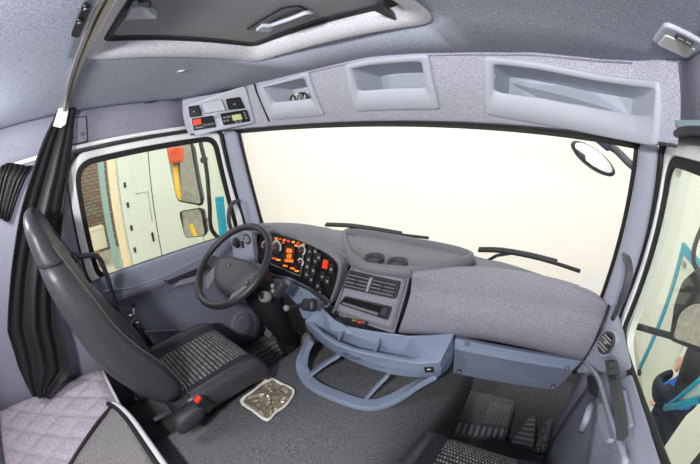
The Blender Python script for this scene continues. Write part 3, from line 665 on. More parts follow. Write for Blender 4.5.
for pa, pb in (((342.5, 331), (337.5, 341)), ((380.5, 345-8), (374.5, 352.5))):
    a, b = at(*pa, z=.772), at(*pb, z=.772); d = (b-a); n_ = V(-d.y, d.x, 0).normalized()*.005
    prism('divider', [V(a.x, a.y, .738)-n_, V(b.x, b.y, .738)-n_, b-n_, a-n_], n_*2, BLUE, st, bevel=.002)
fn = (bot[4]-top[4]).cross(top[5]-top[4]).normalized(); fn = fn if fn.y < 0 else -fn
bc_ = top[3].lerp(bot[3], .38)+fn*.002
ux = (top[4]-top[2]).normalized(); uy = fn.cross(ux)
el = [bc_+ux*math.cos(a)*.042+uy*math.sin(a)*.015 for a in [2*PI*i/24 for i in range(24)]]
bd = prism('badge', el, fn*.006, CHROME, st); prism('badge_centre', [bc_+ux*math.cos(a)*.02+uy*math.sin(a)*.005 for a in [2*PI*i/20 for i in range(20)]], fn*.0075, BLUED, st)
fn2 = (bot[6]-top[6]).cross(top[7]-top[6]).normalized(); fn2 = fn2 if fn2.y < 0 else -fn2
sc2 = top[6].lerp(top[7], .5).lerp(bot[6].lerp(bot[7], .5), .40); ux = (top[7]-top[6]).normalized(); uy = fn2.cross(ux)
Qk = Quad(sc2-ux*.018-uy*.018, sc2+ux*.018-uy*.018, sc2+ux*.018+uy*.018, sc2-ux*.018+uy*.018)
sk = Qk.plate('power_socket', 0, 1, 0, 1, -.004, .006, BLACK, st, r=.005, bevel=.002); Qk.plate('socket_symbol', .3, .7, .55, .7, .006, .007, MARK, st, r=.001)
# arm of the tray that runs up under the instruments
arm = [at(269, 274.5, y=.735), at(286, 279.5, y=.725), at(309, 291.5, y=.715), at(321, 304, y=.70), at(316, 322, y=.665), at(303, 319, y=.67), at(296, 304, y=.69), at(285, 292, y=.71), at(268, 283, y=.725)]
prism('tray_arm', arm, (0, .03, .004), BLUE, st, bevel=.005)
p = at(299, 293.5, y=.70); cyl('arm_button', p+V(0, .012, 0), p+V(0, -.004, .002), .009, GREYM, st, n=14)
# key ring with keys on the tray edge
kp = [at(u, v, y=.715) for u, v in ((349, 320), (355, 321), (361, 322.5), (367, 324))]
kr = thing('key_bunch', kp[1], 'bunch of brass and black keys lying on the tray edge below the centre vents', 'keys')
for i, p in enumerate(kp):
    box('key', p+V(0, -.004*i, .006), (.022, .012, .006), (BLACK, mat('brass', (170, 130, 60), .35, metal=.8), RED, BLACK)[i], kr, rz=.5*i, bevel=.002)
    cyl('key_bow', p+V(-.008, 0, .006), p+V(-.008, .003, .010), .008, BLACK if i != 1 else MATS['brass'], kr, n=12)
# ================================================================== FLOOR BRACKET (blue-grey frame on the tunnel)
br = thing('floor_bracket', (0, .6, .49), 'blue-grey plastic bracket frame on the carpet holding up the storage tray', 'bracket')
def band(name, path, w, t, m_, parent, n=5, bev=.008):
    P = spline(path, n); secs = []
    for i, p in enumerate(P):
        tg = (P[min(i+1, len(P)-1)]-P[max(i-1, 0)]).normalized(); sd = tg.cross(V(0, 0, 1)).normalized(); nn = sd.cross(tg).normalized()
        secs.append([p-sd*w/2, p+sd*w/2, p+sd*w/2*.86+nn*t, p-sd*w/2*.86+nn*t])
    return loft(name, secs, m_, parent, smooth=False, bevel=bev)
band('frame', [at(313, 339, z=.685), at(305, 357, z=.585), at(303, 371, z=.52), at(313, 386, z=.49), at(340, 399, z=.487), at(367, 406.5, z=.488), at(388, 403, z=.50), at(413, 390, z=.58), at(440, 375, z=.71)], .07, .026, BLUE, br)
band('strut', [at(309, 377, z=.505), at(325, 365, z=.60), at(342, 355, z=.69)], .05, .014, BLUE, br, n=2, bev=.004)
band('strut', [at(368, 398, z=.505), at(379, 386, z=.60), at(391, 374, z=.69)], .05, .014, BLUE, br, n=2, bev=.004)
# ================================================================== STEERING WHEEL AND COLUMN
SWC = V(-.549, .428, 1.073); TL = math.radians(38.6); SX = V(1, 0, 0); SY = V(0, math.cos(TL), math.sin(TL)); SN = V(0, -math.sin(TL), math.cos(TL))
scn = thing('steering_unit', (-.69, .86, .25), 'black four-spoke steering wheel on its column with ignition lock and stalk', 'steering wheel')
sw = tube('steering_wheel', [SWC+(SX*math.cos(a)+SY*math.sin(a))*.212 for a in [2*PI*i/64 for i in range(64)]], .0165, BLACK, scn, n=14, closed=True)
def wp(x, y, h=0): return atp(190+x/5.16, 225+y/5.16, SWC-SN*.03, SN)+SN*h
pad = rpoly([wp(150, 168), wp(225, 165), wp(335, 195), wp(374, 226), wp(352, 262), wp(262, 335), wp(215, 368), wp(165, 345), wp(124, 290), wp(128, 228)], .03, 4)
pc_ = sum(pad, V(0, 0, 0))/len(pad)
loft('airbag_pad', [[p-SN*.025 for p in pad], pad, [p.lerp(pc_, .06)+SN*.012 for p in pad], [p.lerp(pc_, .3)+SN*.021 for p in pad], [p.lerp(pc_, .7)+SN*.026 for p in pad]], DARK, sw)
lathe('emblem', wp(215, 228, .022), SN, [(.018, 0), (.017, .004), (.010, .005), (0, .005)], BLACKG, sw, n=20, cap=False)
def spoke(name, q, m_, h0=-.012, h1=.006): return prism(name, rpoly([wp(*p, h0) for p in q], .008, 3), SN*(h1-h0), m_, sw, bevel=.004)
spoke('spoke', [(140, 205), (66, 285), (60, 318), (92, 335), (136, 262)], DASHT)
spoke('spoke', [(335, 245), (365, 262), (332, 320), (240, 392), (198, 398), (236, 328)], DASHT)
spoke('spoke', [(340, 196), (392, 214), (402, 236), (372, 258), (345, 240)], DARK)
spoke('spoke', [(150, 172), (132, 160), (100, 170), (88, 200), (128, 228)], DARK)
for q in ([(308, 285), (330, 262), (346, 272), (324, 298)], [(282, 308), (302, 290), (318, 302), (298, 322)]):
    b_ = spoke('thumb_buttons', q, BLACK, .006, .013); 
    c_ = sum((wp(*p, .013) for p in q), V(0, 0, 0))/4; cyl('button_symbol', c_, c_+SN*.001, .004, GREYM, sw, n=10)
ax = [SWC-SN*.055, SWC-SN*.10, SWC-SN*.20, V(-.545, .60, .80), V(-.55, .655, .66), V(-.575, .71, .55), V(-.60, .75, .48), V(-.645, .80, .38), V(-.69, .86, .245)]
rr_ = [.045, .075, .09, .085, .07, .058, .062, .058, .07]
tube('shroud', spline(ax, 3), [float(np.interp(i/3, range(9), rr_)) for i in range(25)], BLACK, scn, n=18, sx=1, sy=1)
for i in range(3):
    p = ax[6].lerp(ax[7], .2+.3*i); lathe('boot_ring', p, ax[7]-ax[6], [(.058, 0), (.072, .006), (.058, .014)], RUBB, scn, n=20)
ig = at(263.5, 296.5, y=.50)
lathe('ignition_lock', ig, (.25, -.75, .5), [(.026, -.03), (.027, 0), (.022, .006), (.02, .004), (.0, .004)], GREYM, scn, n=22, cap=False)
box('ignition_key', ig+V(.003, -.012, .008), (.006, .02, .026), BLACK, scn, bevel=.002)
p = at(275, 288, y=.50); o = box('stalk_unit', p+V(0, .02, -.01), (.05, .05, .075), DARK, scn, bevel=.01, rot=Matrix.Rotation(-.5, 3, 'X')@Matrix.Rotation(.4, 3, 'Y'))
for dz in (-.012, .012): cyl('stalk_button', p+V(.004, -.012, .004+dz), p+V(.004, -.02, .008+dz), .009, GREYM, o, n=14)
sa = [at(284, 308, y=.56), at(291, 307, y=.575), at(300, 305, y=.59), at(306, 304, y=.60), at(313, 303, y=.61)]
stk = tube('gear_stalk', sa, [.008, .009, .008, .011, .012], BLACK, scn, n=12)
q_ = at(309, 305, y=.60); box('stalk_knob', q_, (.07, .035, .055), BLACK, scn, bevel=.012, rot=Matrix.Rotation(-.5, 3, 'X')@Matrix.Rotation(-.2, 3, 'Y'))
lathe('stalk_collar', at(286, 308, y=.555), (1, .1, .05), [(.012, -.008), (.016, 0), (.012, .014)], GREYM, scn, n=16)
# pedals
def floorz(y): return float(np.interp(y, [0, .9, 1.02, 1.14], [.22, .22, .30, .5]))
for nm, x, y, w_, lab in (('brake_pedal', -.575, .87, .05, 'square rubber-faced pedal beside the steering column foot'), ('clutch_pedal', -.83, .80, .06, 'rubber pedal on the door side of the steering column foot')):
    pd = thing(nm, (x, y+.1, floorz(y+.1)), lab, 'pedal')
    rx = Matrix.Rotation(math.radians(-48), 3, 'X')
    pp = box('pad', (x, y, .40), (w_, .018, .09), mat('pedal_rubber', (128, 118, 110), .7, noise=.2, nscale=150), pd, bevel=.006, rot=rx)
    for i in range(3): box('tread', V(x, y, .40)+rx@V(0, -.011, -.028+.028*i), (w_*.8, .006, .008), MATR, pp, rot=rx)
    tube('arm', [V(x, y+.012, .40), V(x, y+.06, .43), V(x, y+.13, .55), V(x, y+.14, .62)], .010, DARK, pd, n=8)
# ================================================================== SEATS
def uvgrid(o, rows, cols):
    me = o.data; uv = me.uv_layers.new(name='uv')
    for poly in me.polygons:
        for li in poly.loop_indices:
            vi = me.loops[li].vertex_index; uv.data[li].uv = ((vi % cols)/(cols-1), (vi//cols)/(rows-1))
def make_seat(name, label, ox, oy, oz, weave, buckle=True, ky=1.0):
    T = lambda x, y, z: V(x+ox, (y*ky if y > 0 else y)+oy, z+oz)
    s = thing(name, T(0, .12, .24-oz), label, 'seat')
    # cushion base
    def sec(y, z0, z1, w_):      # rounded section with raised bolsters
        return [T(-w_, y, z0), T(-w_-.004, y, z1-.05), T(-w_+.012, y, z1+.004), T(-w_+.06, y, z1+.012), T(-w_+.11, y, z1-.012), T(0, y, z1-.018), T(w_-.11, y, z1-.012), T(w_-.06, y, z1+.012), T(w_-.012, y, z1+.004), T(w_+.004, y, z1-.05), T(w_, y, z0)]
    loft('cushion', [sec(-.10, .52, .655, .24), sec(-.02, .51, .668, .25), sec(.12, .51, .674, .252), sec(.26, .52, .684, .252), sec(.35, .535, .682, .248), sec(.388, .55, .658, .24), sec(.398, .565, .62, .232)], SEATB, s, sub=1)
    rows = [[T(x, y, z+.016-.004*(abs(x)/.16)**2) for x in (-.16, -.11, -.055, 0, .055, .11, .16)] for y, z in ((-.06, .646), (.0, .652), (.1, .657), (.2, .662), (.3, .667), (.35, .664), (.376, .650), (.396, .62))]
    ins = grid('cushion_insert', rows, weave, s); uvgrid(ins, 8, 7); ins.modifiers.new('solid', 'SOLIDIFY').thickness = .012
    ins.modifiers.new('sub', 'SUBSURF').levels = 1; ins.modifiers[-1].render_levels = 2
    for sx in (-1, 1):
        bo = loft('side_bolster', [[T(sx*a, y, z+dz) for a, dz in ((.175, -.01), (.20, .022), (.235, .02), (.258, -.01), (.26, -.06), (.25, -.11), (.2, -.12))] for y, z in ((-.06, .675), (.05, .677), (.2, .683), (.33, .68), (.385, .655), (.40, .62))], LEATH, s, sub=1)
    # backrest: side profile points traced on the side face
    prof = [(-.34, 1.40), (-.30, 1.30), (-.265, 1.20), (-.235, 1.10), (-.19, 1.0), (-.14, .92), (-.09, .84), (-.05, .75), (-.04, .68)]
    back = [(-.405, 1.40), (-.395, 1.30), (-.375, 1.20), (-.345, 1.10), (-.325, 1.0), (-.295, .92), (-.25, .84), (-.19, .75), (-.15, .68)]
    secs = []
    for (y0, z0), (y1, z1), w_, b_ in zip(prof, back, (.19, .215, .235, .245, .25, .25, .25, .245, .24), (.02, .03, .04, .045, .05, .05, .045, .035, .02)):
        secs.append([T(-w_, y0-.01, z0), T(-w_+.025, y0+b_, z0+b_*.5), T(-w_+.08, y0+b_*.6, z0+b_*.3), T(-w_+.13, y0, z0), T(0, y0-.006, z0), T(w_-.13, y0, z0), T(w_-.08, y0+b_*.6, z0+b_*.3), T(w_-.025, y0+b_, z0+b_*.5), T(w_, y0-.01, z0), T(w_, (y0+y1)/2, (z0+z1)/2), T(w_-.02, y1, z1), T(0, y1-.012, z1), T(-w_+.02, y1, z1), T(-w_, (y0+y1)/2, (z0+z1)/2)])
    loft('backrest', secs, LEATH, s, sub=1)
    rows = [[T(x, y0+.006-.004*(abs(x)/.11)**2, z0+.003) for x in (-.115, -.06, 0, .06, .115)] for y0, z0 in prof[1:-1]]
    bi = grid('backrest_insert', rows, SEATB, s); bi.modifiers.new('solid', 'SOLIDIFY').thickness = .014
    hs = []
    for y0, y1, z, w_, b_ in ((-.305, -.398, 1.335, .214, .03), (-.325, -.402, 1.365, .207, .028), (-.338, -.410, 1.40, .198, .026), (-.352, -.418, 1.45, .185, .022), (-.366, -.420, 1.485, .165, .016), (-.380, -.416, 1.508, .13, .008), (-.392, -.405, 1.516, .09, .003)):
        hs.append([T(-w_, y0-.012, z), T(-w_+.02, y0+b_, z), T(-w_*.55, y0+b_*.9, z), T(0, y0+b_*.6, z), T(w_*.55, y0+b_*.9, z), T(w_-.02, y0+b_, z), T(w_, y0-.012, z), T(w_, (y0+y1)/2, z), T(w_-.02, y1, z), T(0, y1-.008, z), T(-w_+.02, y1, z), T(-w_, (y0+y1)/2, z)])
    loft('headrest', hs, LEATH, s, sub=2)
    for sx in (-1, 1):
        sm_ = tube('stitched_seam', spline([T(sx*(w_-.006), y0+b_*.9+.002, z0+b_*.5) for (y0, z0), w_, b_ in zip(prof, (.19, .215, .235, .245, .25, .25, .25, .245, .24), (.02, .03, .04, .045, .05, .05, .045, .035, .02))], 3), .003, mat('stitching', (72, 72, 78), .6), s, n=6)
    # recliner covers, base, rails, buckle
    for sx in (-1, 1):
        if sx*ox > 0: continue
        loft('recliner_cover', [[T(sx*x, -.06+math.copysign(abs(ca)**.6, ca)*.08*q+.02*sa_, .628+math.copysign(abs(sa_)**.7, sa_)*.05*q+.012*ca) for ca, sa_ in [(math.cos(2*PI*i/20), math.sin(2*PI*i/20)) for i in range(20)]] for x, q in ((.245, 1), (.285, 1), (.298, .8), (.302, .4))], DARK, s)
    box('seat_frame', T(0, .14, .53), (.36, .46, .06), BLACK, s, bevel=.01)
    sxo = math.copysign(.105 if ox < 0 else .06, ox)
    lathe('suspension_bellows', T(sxo, .14, .235-oz), (0, 0, 1), [(.14, 0)]+[(.14-.02*(i % 2), .03+.034*i) for i in range(7)]+[(.13, .265+oz)], RUBB, s, n=24)
    for sx in (-1, 1): box('slide_rail', T(sxo+sx*.115, .1, .236-oz), (.04, .55, .025), CHROME, s, bevel=.004)
    sx = 1 if buckle else -1
    bk = box('belt_buckle', T(sx*.285, .02, .665), (.028, .05, .085), BLACK, s, bevel=.006, rot=Matrix.Rotation(.5, 3, 'X'))
    box('release_button', T(sx*.285, .0+.0, .706), (.022, .032, .012), RED, bk, bevel=.003, rot=Matrix.Rotation(.5, 3, 'X'))
    return s
make_seat('driver_seat', 'black driver seat with light woven cushion centre facing the steering wheel', -.58, -.012, .0, SEATF)
make_seat('passenger_seat', 'dark passenger seat with chequered woven cushion facing the padded dash', .665, .03, -.075, SEATF2, False, 1.24)
# seat lever and strap beside the driver's backrest
lv = thing('seat_lever', at(140, 320, x=-.915), 'chrome and black seat belt anchor lever beside the driver backrest', 'lever')
lp = [at(131, 326, x=-.915), at(134, 316, x=-.92), at(133, 305, x=-.925)]
tube('stem', lp, .008, CHROME, lv, n=10); lathe('ball', lp[2]-V(0, 0, .005), (0, 0, 1), [(.004, -.012), (.012, -.006), (.014, .006), (.01, .018), (.0, .024)], BLACK, lv, n=14, cap=False)
for u, v in ((130, 316), (137, 323), (142, 329)):
    p = at(u, v, x=-.915); cyl('pivot', p+V(-.02, 0, 0), p+V(.015, 0, 0), .014, CHROME if u < 140 else DARK, lv, n=14)
tube('belt_strap', spline([at(68, 258, x=-.93), at(85, 285, x=-.92), at(112, 310, x=-.92), at(142, 335, x=-.92), at(156, 352, x=-.92)], 4), .022, BLACK, lv, n=6, sx=.12, sy=1, up=(1, 0, 0))
# black grab bar beside the seat
gb = tube('grab_bar', spline([at(74, 258, x=-.965), at(82, 256.5, x=-.965), at(93, 255, x=-.965), at(99, 258, x=-.965), at(104, 268, x=-.965), at(112, 292, x=-.96), at(121, 322, x=-.96)], 4), .014, DARK, n=10)
tag(gb, 'bent black grab bar with bolted end across the rear of the driver door', 'grab bar')
p = at(75, 258, x=-.955); cyl('bolt', p+V(-.03, 0, 0), p+V(.016, 0, 0), .009, CHROME, gb, n=12)
cyl('end_plate', p+V(-.03, 0, 0), p+V(.006, 0, 0), .022, DARK, gb, n=18)
# ================================================================== BERTH, CURTAINS, NET
QUILT = mat('quilted_cloth', (158, 152, 164), .95, noise=.3, nscale=150, spec=.1)
def quilt(x, y, w_=.16):
    a = (x+y*.6)/w_; b = (x-y*.6)/w_; f = lambda t: abs((t % 1)-.5)*2
    return min(1-f(a)**6, 1-f(b)**6)
mr = thing('berth_mattress', (0, -.72, .48), 'lilac-grey quilted mattress of the sleeping berth behind the seats', 'mattress')
NX, NY = 120, 56
rows = []
for j in range(NY+1):
    y = -1.13+(.805)*j/NY; r = []
    for i in range(NX+1):
        x = -.985+1.97*i/NX; e = min(1, (j/NY)/.05, (1-j/NY)/.07, (i/NX)/.03, (1-i/NX)/.03)
        r.append(V(x, y, .585+.018*quilt(x, y)*e+.02*e**.5))
    rows.append(r)
grid('quilted_top', rows, QUILT, mr)
prism('mattress_side', rpoly([V(-.985, -1.13, .50), V(.985, -1.13, .50), V(.985, -.325, .50), V(-.985, -.325, .50)], .03, 4), (0, 0, .09), QUILT, mr, bevel=.01)
tube('piping', [V(x, -.322, .592) for x in np.linspace(-.97, .97, 12)], .009, mat('piping_grey', (190, 190, 194), .7), mr, n=8)
bb = prism('berth_box', [V(-.99, -1.13, .225), V(.99, -1.13, .225), V(.99, -.345, .225), V(-.99, -.345, .225)], (0, 0, .272), LINE, None, bevel=.01)
tag(bb, 'grey box base under the quilted berth mattress', 'berth base')
# safety net hung on a bent tube at the berth edge
NETM = mat('net_mesh', (112, 110, 112), .9, noise=.7, nscale=300)
nt_ = thing('safety_net', at(115, 405, z=.64), 'grey mesh safety net with black hem and pale tube frame at the berth edge', 'net')
n0, n1, n2 = at(114, 406, z=.65), at(72, 468, z=.64), at(168, 470, z=.58)
hem = at(100, 418, z=.655)
fr_ = spline([at(113, 404, z=.655), at(121, 408, z=.655), at(133, 420, z=.652), at(148, 441, z=.65), at(164, 464, z=.65), at(182, 490, z=.65)], 4)
tube('frame_tube', fr_, .014, mat('pale_tube', (186, 188, 194), .4), nt_, n=10)
tube('black_edge', [p+V(-.012, -.024, .003) for p in fr_], .012, CURT, nt_, n=8)
lf = [at(113, 405, z=.655), at(97, 424, z=.65), at(78, 452, z=.645), at(62, 478, z=.64)]
tube('black_hem', spline(lf, 4), .018, CURT, nt_, n=8, sy=.5)
A = spline(lf, 6); B = [p+V(-.012, -.024, 0) for p in spline(fr_, 1)]; B = [B[int(i*(len(B)-1)/(len(A)-1))] for i in range(len(A))]
rows = [[a.lerp(b, t)+V(0, 0, .004*math.sin(9*t+i*.6)) for t in np.linspace(0, 1, 9)] for i, (a, b) in enumerate(zip(A, B))]
grid('mesh', rows, NETM, nt_, solid=.003)
# black privacy curtain gathered at the end of the rail
cu = thing('privacy_curtain', (-.88, -.5, .63), 'black privacy curtain gathered behind the driver seat with a white tag', 'curtain')
def curt_row(l, r, x0, x1, n, ph, amp):
    a, b = at(*l, x=x0), at(*r, x=x1); out = []
    for i in range(n+1):
        t = i/n; p = a.lerp(b, t); f = math.sin(t*11+ph)*.6+math.sin(t*23+ph*1.7)*.4; out.append(p+V(amp*f, amp*.25*f, 0))
    return out
CR = [((60, 104), (78, 100), -.93, -.93, .006), ((54, 118), (76, 112), -.92, -.93, .012), ((43, 140), (74, 140), -.90, -.92, .018), ((32, 170), (70, 175), -.88, -.92, .022), ((21, 205), (64, 215), -.86, -.91, .024), ((14, 245), (60, 255), -.85, -.90, .026), ((9, 290), (57, 290), -.84, -.88, .028), ((7, 330), (60, 325), -.83, -.87, .028), ((14, 352), (66, 350), -.83, -.86, .028), ((18, 366), (70, 372), -.83, -.86, .026), ((26, 384), (56, 388), -.83, -.86, .022), ((33, 397), (48, 398), -.83, -.85, .014)]
rows = [curt_row(l, r, a, b, 36, .25*i, am) for i, (l, r, a, b, am) in enumerate(CR)]
# densify between rows
dense = []
for i in range(len(rows)-1):
    for k in range(4): dense.append([a.lerp(b, k/4) for a, b in zip(rows[i], rows[i+1])])
dense.append(rows[-1])
grid('cloth', dense, CURT, cu, solid=.004, soff=0)
w0 = [at(60, 104, x=-.905), at(70, 103, x=-.905), at(66, 124, x=-.89), at(61, 128, x=-.885), at(53, 126, x=-.885)]
prism('white_tag', w0, (-.008, 0, 0), PAPERW, cu, bevel=.002)
p = at(67, 97, x=-.93); tube('rail_hook', [p+V(0, .004, .004), p+V(0, .006, -.006), p+V(0, 0, -.02)], .006, CHROME, cu, n=8)
sc3 = thing('side_curtain', (-.985, -.5, 1.5), 'short black pleated curtain hanging from the white moulding behind the driver door', 'curtain')
rows = []
for z, l in ((1.69, 0), (1.64, .05), (1.58, .09), (1.53, .12), (1.48, .15)):
    rows.append([V(-.978+.012*math.sin(i*1.9), -.75+(.36-l*1.2)*i/40, z-.02*math.sin(i*.2)) for i in range(41)])
grid('cloth', rows, CURT, sc3, solid=.003)
# ================================================================== DOOR DETAILS
D1 = bpy.data.objects['door_1']; D2 = bpy.data.objects['door_2']
def onx(name, pix, x, t, m_, parent, r=.006, bevel=.003):      # plate on a side panel, t = thickness towards the cab
    return prism(name, rpoly([at(u, v, x=xx if isinstance(x, (list, tuple)) else x) for (u, v), xx in zip(pix, x if isinstance(x, (list, tuple)) else [x]*len(pix))], r, 4), (t, 0, 0), m_, parent, bevel)
onx('pull_recess', [(162, 280), (168, 283), (208, 268), (206, 258), (190, 264)], -.985, .02, DARK, D1)
onx('pull_grip', [(160, 277), (166, 280), (208, 263), (206, 255), (190, 262)], -.968, .016, DOORP, D1, bevel=.006)
onx('door_opener', [(172, 287), (200, 280), (198, 275), (180, 280)], -.97, .008, DOORL, D1)
tube('trim_crease', spline([at(104, 291, x=-.985), at(130, 288, x=-.98), at(150, 281, x=-.978), at(161, 278, x=-.975)], 4), .005, DOORL, D1, n=6)
tube('trim_crease', spline([at(118, 300, x=-.99), at(135, 293, x=-.985), at(153, 290, x=-.98), at(160, 296, x=-.985), at(185, 299, x=-.99), at(205, 294, x=-.99)], 4), .004, DOORP, D1, n=6)
tube('pocket_edge', spline([at(138, 332, x=-.985), at(160, 331, x=-.98), at(190, 329, x=-.98)], 4), .006, DOORL, D1, n=6)
sp_c = at(243.5, 325, x=-.955)
spk = lathe('speaker', sp_c-V(.03, 0, 0), (1, 0, .05), [(.085, 0), (.085, .02), (.078, .027), (.074, .022), (0, .024)], DOORP, D1, n=30, cap=False)
lathe('speaker_grille', sp_c-V(.006, 0, 0), (1, 0, .05), [(.072, .0), (.07, .004), (.04, .005), (0, .005)], mat('grille', (112, 114, 128), .8, noise=.6, nscale=500), spk, n=30, cap=False)
# right door: armrest pad, switches, levers
onx('armrest_pad', [(609, 366), (617, 364), (629, 436), (622, 442)], [.945, .965, .965, .945], -.014, DARK, D2)
onx('window_switch', [(610, 376), (620, 374), (617, 360), (608, 361)], [.936, .955, .95, .935], -.012, BLACK, D2)
for i in range(2): onx('switch_rocker', [(611.5+i*.4, 375-7*i), (618.5-i*.8, 373.5-7*i), (617.5-i*.8, 368.5-7*i), (610.8+i*.2, 369.5-7*i)], [.92, .94, .938, .92], -.006, DARK, D2, r=.002, bevel=.001)
tube('bright_strip', spline([at(584, 362, x=.925), at(592, 369, x=.935), at(599, 380, x=.94), at(604, 396, x=.942), at(611, 418, x=.945), at(619, 441, x=.95), at(626, 464, x=.955)], 4), .007, DOORL, D2, n=8)
onx('opener_recess', [(588, 376), (592, 375), (598, 388), (598, 399), (590, 393)], .955, -.006, BLACK, D2, r=.01)
tube('door_opener', spline([at(591, 406, x=.95), at(589, 410, x=.93), at(586, 420, x=.925), at(582, 430, x=.94)], 4), .012, DOORL, D2, n=10)
onx('pull_handle', [(602, 405), (606, 404), (615, 440), (611, 444), (603, 424)], .95, -.016, DOORL, D2, r=.006, bevel=.005)
onx('upper_pad', [(622, 383), (633, 375), (642.5, 402), (655, 437), (666, 468), (632, 470), (628, 430)], [.995, 1.012, 1.012, 1.012, 1.012, .99, .99], -.012, DOORL, D2, r=.008, bevel=.005)
tube('belt_seal', spline([at(621, 333, x=1.022), at(629, 362, x=1.018), at(641, 398, x=1.015), at(654, 434, x=1.013), at(665, 464, x=1.011), at(676, 495, x=1.01)], 4), .010, RUBB, D2, n=8)
onx('pocket', [(619, 392), (626, 390), (634, 425), (630, 430)], .98, -.012, DOORP, D2, r=.006)
# right side: small grip rail and grey latch block above the door
gr = tube('hand_rail', spline([at(676, 134, x=.985), at(684, 131, x=.975), at(700, 131, x=.975), at(716, 133, x=.975)], 4), .010, DARK, n=10)
tag(gr, 'dark hand rail with pale cover above the passenger door', 'hand rail')
onx('rail_cover', [(679, 121), (712, 122), (712, 131), (682, 128)], .985, -.014, mat('pale_cover', (150, 172, 178), .5), gr, bevel=.003)
# pillar grab handles
g1 = tube('pillar_handle', spline([at(239, 201, x=-.955), at(233, 203, x=-.945), at(229.5, 209, x=-.94), at(229, 222, x=-.94), at(233, 234, x=-.945)], 5), .013, DARK, n=10, sx=1)
tag(g1, 'curved dark grab handle on the windscreen pillar beside the driver door', 'grab handle')
g2 = tube('pillar_handle', spline([at(624, 255, x=.93), at(628, 262, x=.925), at(629, 275, x=.925), at(624, 294, x=.93), at(613, 318, x=.945)], 5), [.008]*3+[.013]*14+[.010]*4, mat('handle_grey', (74, 76, 84), .6, noise=.15, nscale=240), n=10)
tag(g2, 'dark moulded grab handle on the windscreen pillar beside the passenger door', 'grab handle')
# ================================================================== THINGS ON THE FLOOR
def onfloor(u, v, dz=0): return ats(u, v, lambda p: floorz(p[1])+dz-p[2])
def strips(par, q, n, m_, name='rib', w_=.06, a0=.06, a1=.94, b0=.06, b1=.94, h=.006, across=False):
    for i in range(n):
        c = (i+.5)/n
        if across: q.plate(name, a0, a1, b0+(b1-b0)*(c-w_/2), b0+(b1-b0)*(c+w_/2), 0, h, m_, par, r=.003)
        else: q.plate(name, a0+(a1-a0)*(c-w_/2), a0+(a1-a0)*(c+w_/2), b0, b1, 0, h, m_, par, r=.003)
pm = thing('floor_mat', onfloor(485, 415), 'grey ribbed rubber floor mat in the passenger footwell', 'floor mat')
mc = [onfloor(*p, .012) for p in ((451, 436), (505, 441), (516, 401), (468, 388))]
pmb = prism('mat_sheet', rpoly(mc, .02, 4), (0, 0, -.010), MATR, pm, bevel=.003)
qm = Quad(*[p+V(0, 0, .001) for p in mc])
prism('heel_pad', rpoly([qm.pt(.03, .34), qm.pt(.97, .34), qm.pt(.97, .97), qm.pt(.03, .97)], .02, 4), (0, 0, .004), mat('heel_pad', (106, 106, 110), .8, noise=.35, nscale=200), pm)
for i in range(9): qm.plate('rib', .50+.05*i, .525+.05*i, .36, .86-.02*(i % 2), .004, .009, MATL, pm, r=.003)
for i in range(8): qm.plate('rib', .05+.115*i, .11+.115*i, .06, .28, .001, .006, MATL, pm, r=.006)
wm = thing('wedge_mat', onfloor(522, 425), 'small dark ribbed mat between passenger floor mat and metal tread plate', 'floor mat')
wc = [onfloor(*p, .012) for p in ((508, 444), (534, 450), (536, 415), (530, 416))]
prism('mat_sheet', rpoly(wc, .008, 3), (0, 0, -.010), MATR, wm); qw = Quad(*[p+V(0, 0, .001) for p in wc])
for i in range(6): qw.plate('rib', .08, .9, .08+.15*i, .13+.15*i, 0, .005, MATL, wm, r=.002)
tpn = thing('tread_plate', onfloor(543, 435), 'worn metal tread plate with raised studs beside the passenger door', 'tread plate')
tc_ = [onfloor(*p, .012) for p in ((534, 452), (545, 454), (553, 419), (543, 420))]
prism('plate', rpoly(tc_, .006, 3), (0, 0, -.010), mat('worn_metal', (112, 108, 104), .4, metal=.6, noise=.4, nscale=80), tpn, bevel=.002); qt = Quad(*[p+V(0, 0, .001) for p in tc_])
for i in range(7):
    for j in range(2): qt.disc('stud', .32+.36*j, .1+.13*i, .006, 0, .005, CHROME, tpn, n=8)
dmx = thing('floor_mat', onfloor(275, 335), 'grey rubber floor mat with wavy ribs around the steering column foot', 'floor mat')
dc = [onfloor(*p, .014) for p in ((248, 352), (303, 352), (312, 328), (262, 318))]
dc = [V(-.93, .40, .234), V(-.50, .40, .234), V(-.56, .89, .234), V(-.93, .89, .234)]
prism('mat_sheet', rpoly(dc, .03, 4), (0, 0, -.010), mat('driver_mat', (120, 114, 110), .75, noise=.3, nscale=130), dmx)
qd2 = Quad(*[p+V(0, 0, .0005) for p in dc])
for i in range(16):
    a = .05+.06*i; tube('rib', [qd2.pt(a+.014*math.sin(b*26+i*.4), .03+.94*b, .003) for b in np.linspace(0, 1, 22)], .0045, MATL if i % 2 else MATR, dmx, n=5)
fo = thing('foil_tray', at(268, 400, z=.49), 'white plastic tray lined with crumpled clear foil lying on the tunnel carpet', 'tray')
ft = [at(u, v, z=.494) for u, v in ((240, 402), (255, 390), (269, 379), (282, 384), (295, 391), (291, 401), (285, 408), (276, 414), (267, 422), (252, 412))]
ft = spline(ft, 3, True); fc = sum(ft, V(0, 0, 0))/len(ft)
loft('rim', [[p for p in ft], [p+V(0, 0, .012) for p in ft], [p.lerp(fc, .06)+V(0, 0, .013) for p in ft], [p.lerp(fc, .12)+V(0, 0, .004) for p in ft]], PAPERW, fo)
rows = []
random.seed(3)
for k in range(8): rows.append([p.lerp(fc, .12+.125*k)+V(0, 0, .006+random.uniform(-.003, .011)*(1 if k < 7 else .3)) for p in ft])
fm = mat('crumpled_foil', (166, 160, 154), .25, metal=.55, noise=.35, nscale=60, rgb2=(190, 176, 150))
grid('foil', [r+[r[0]] for r in rows], fm, fo, smooth=False)
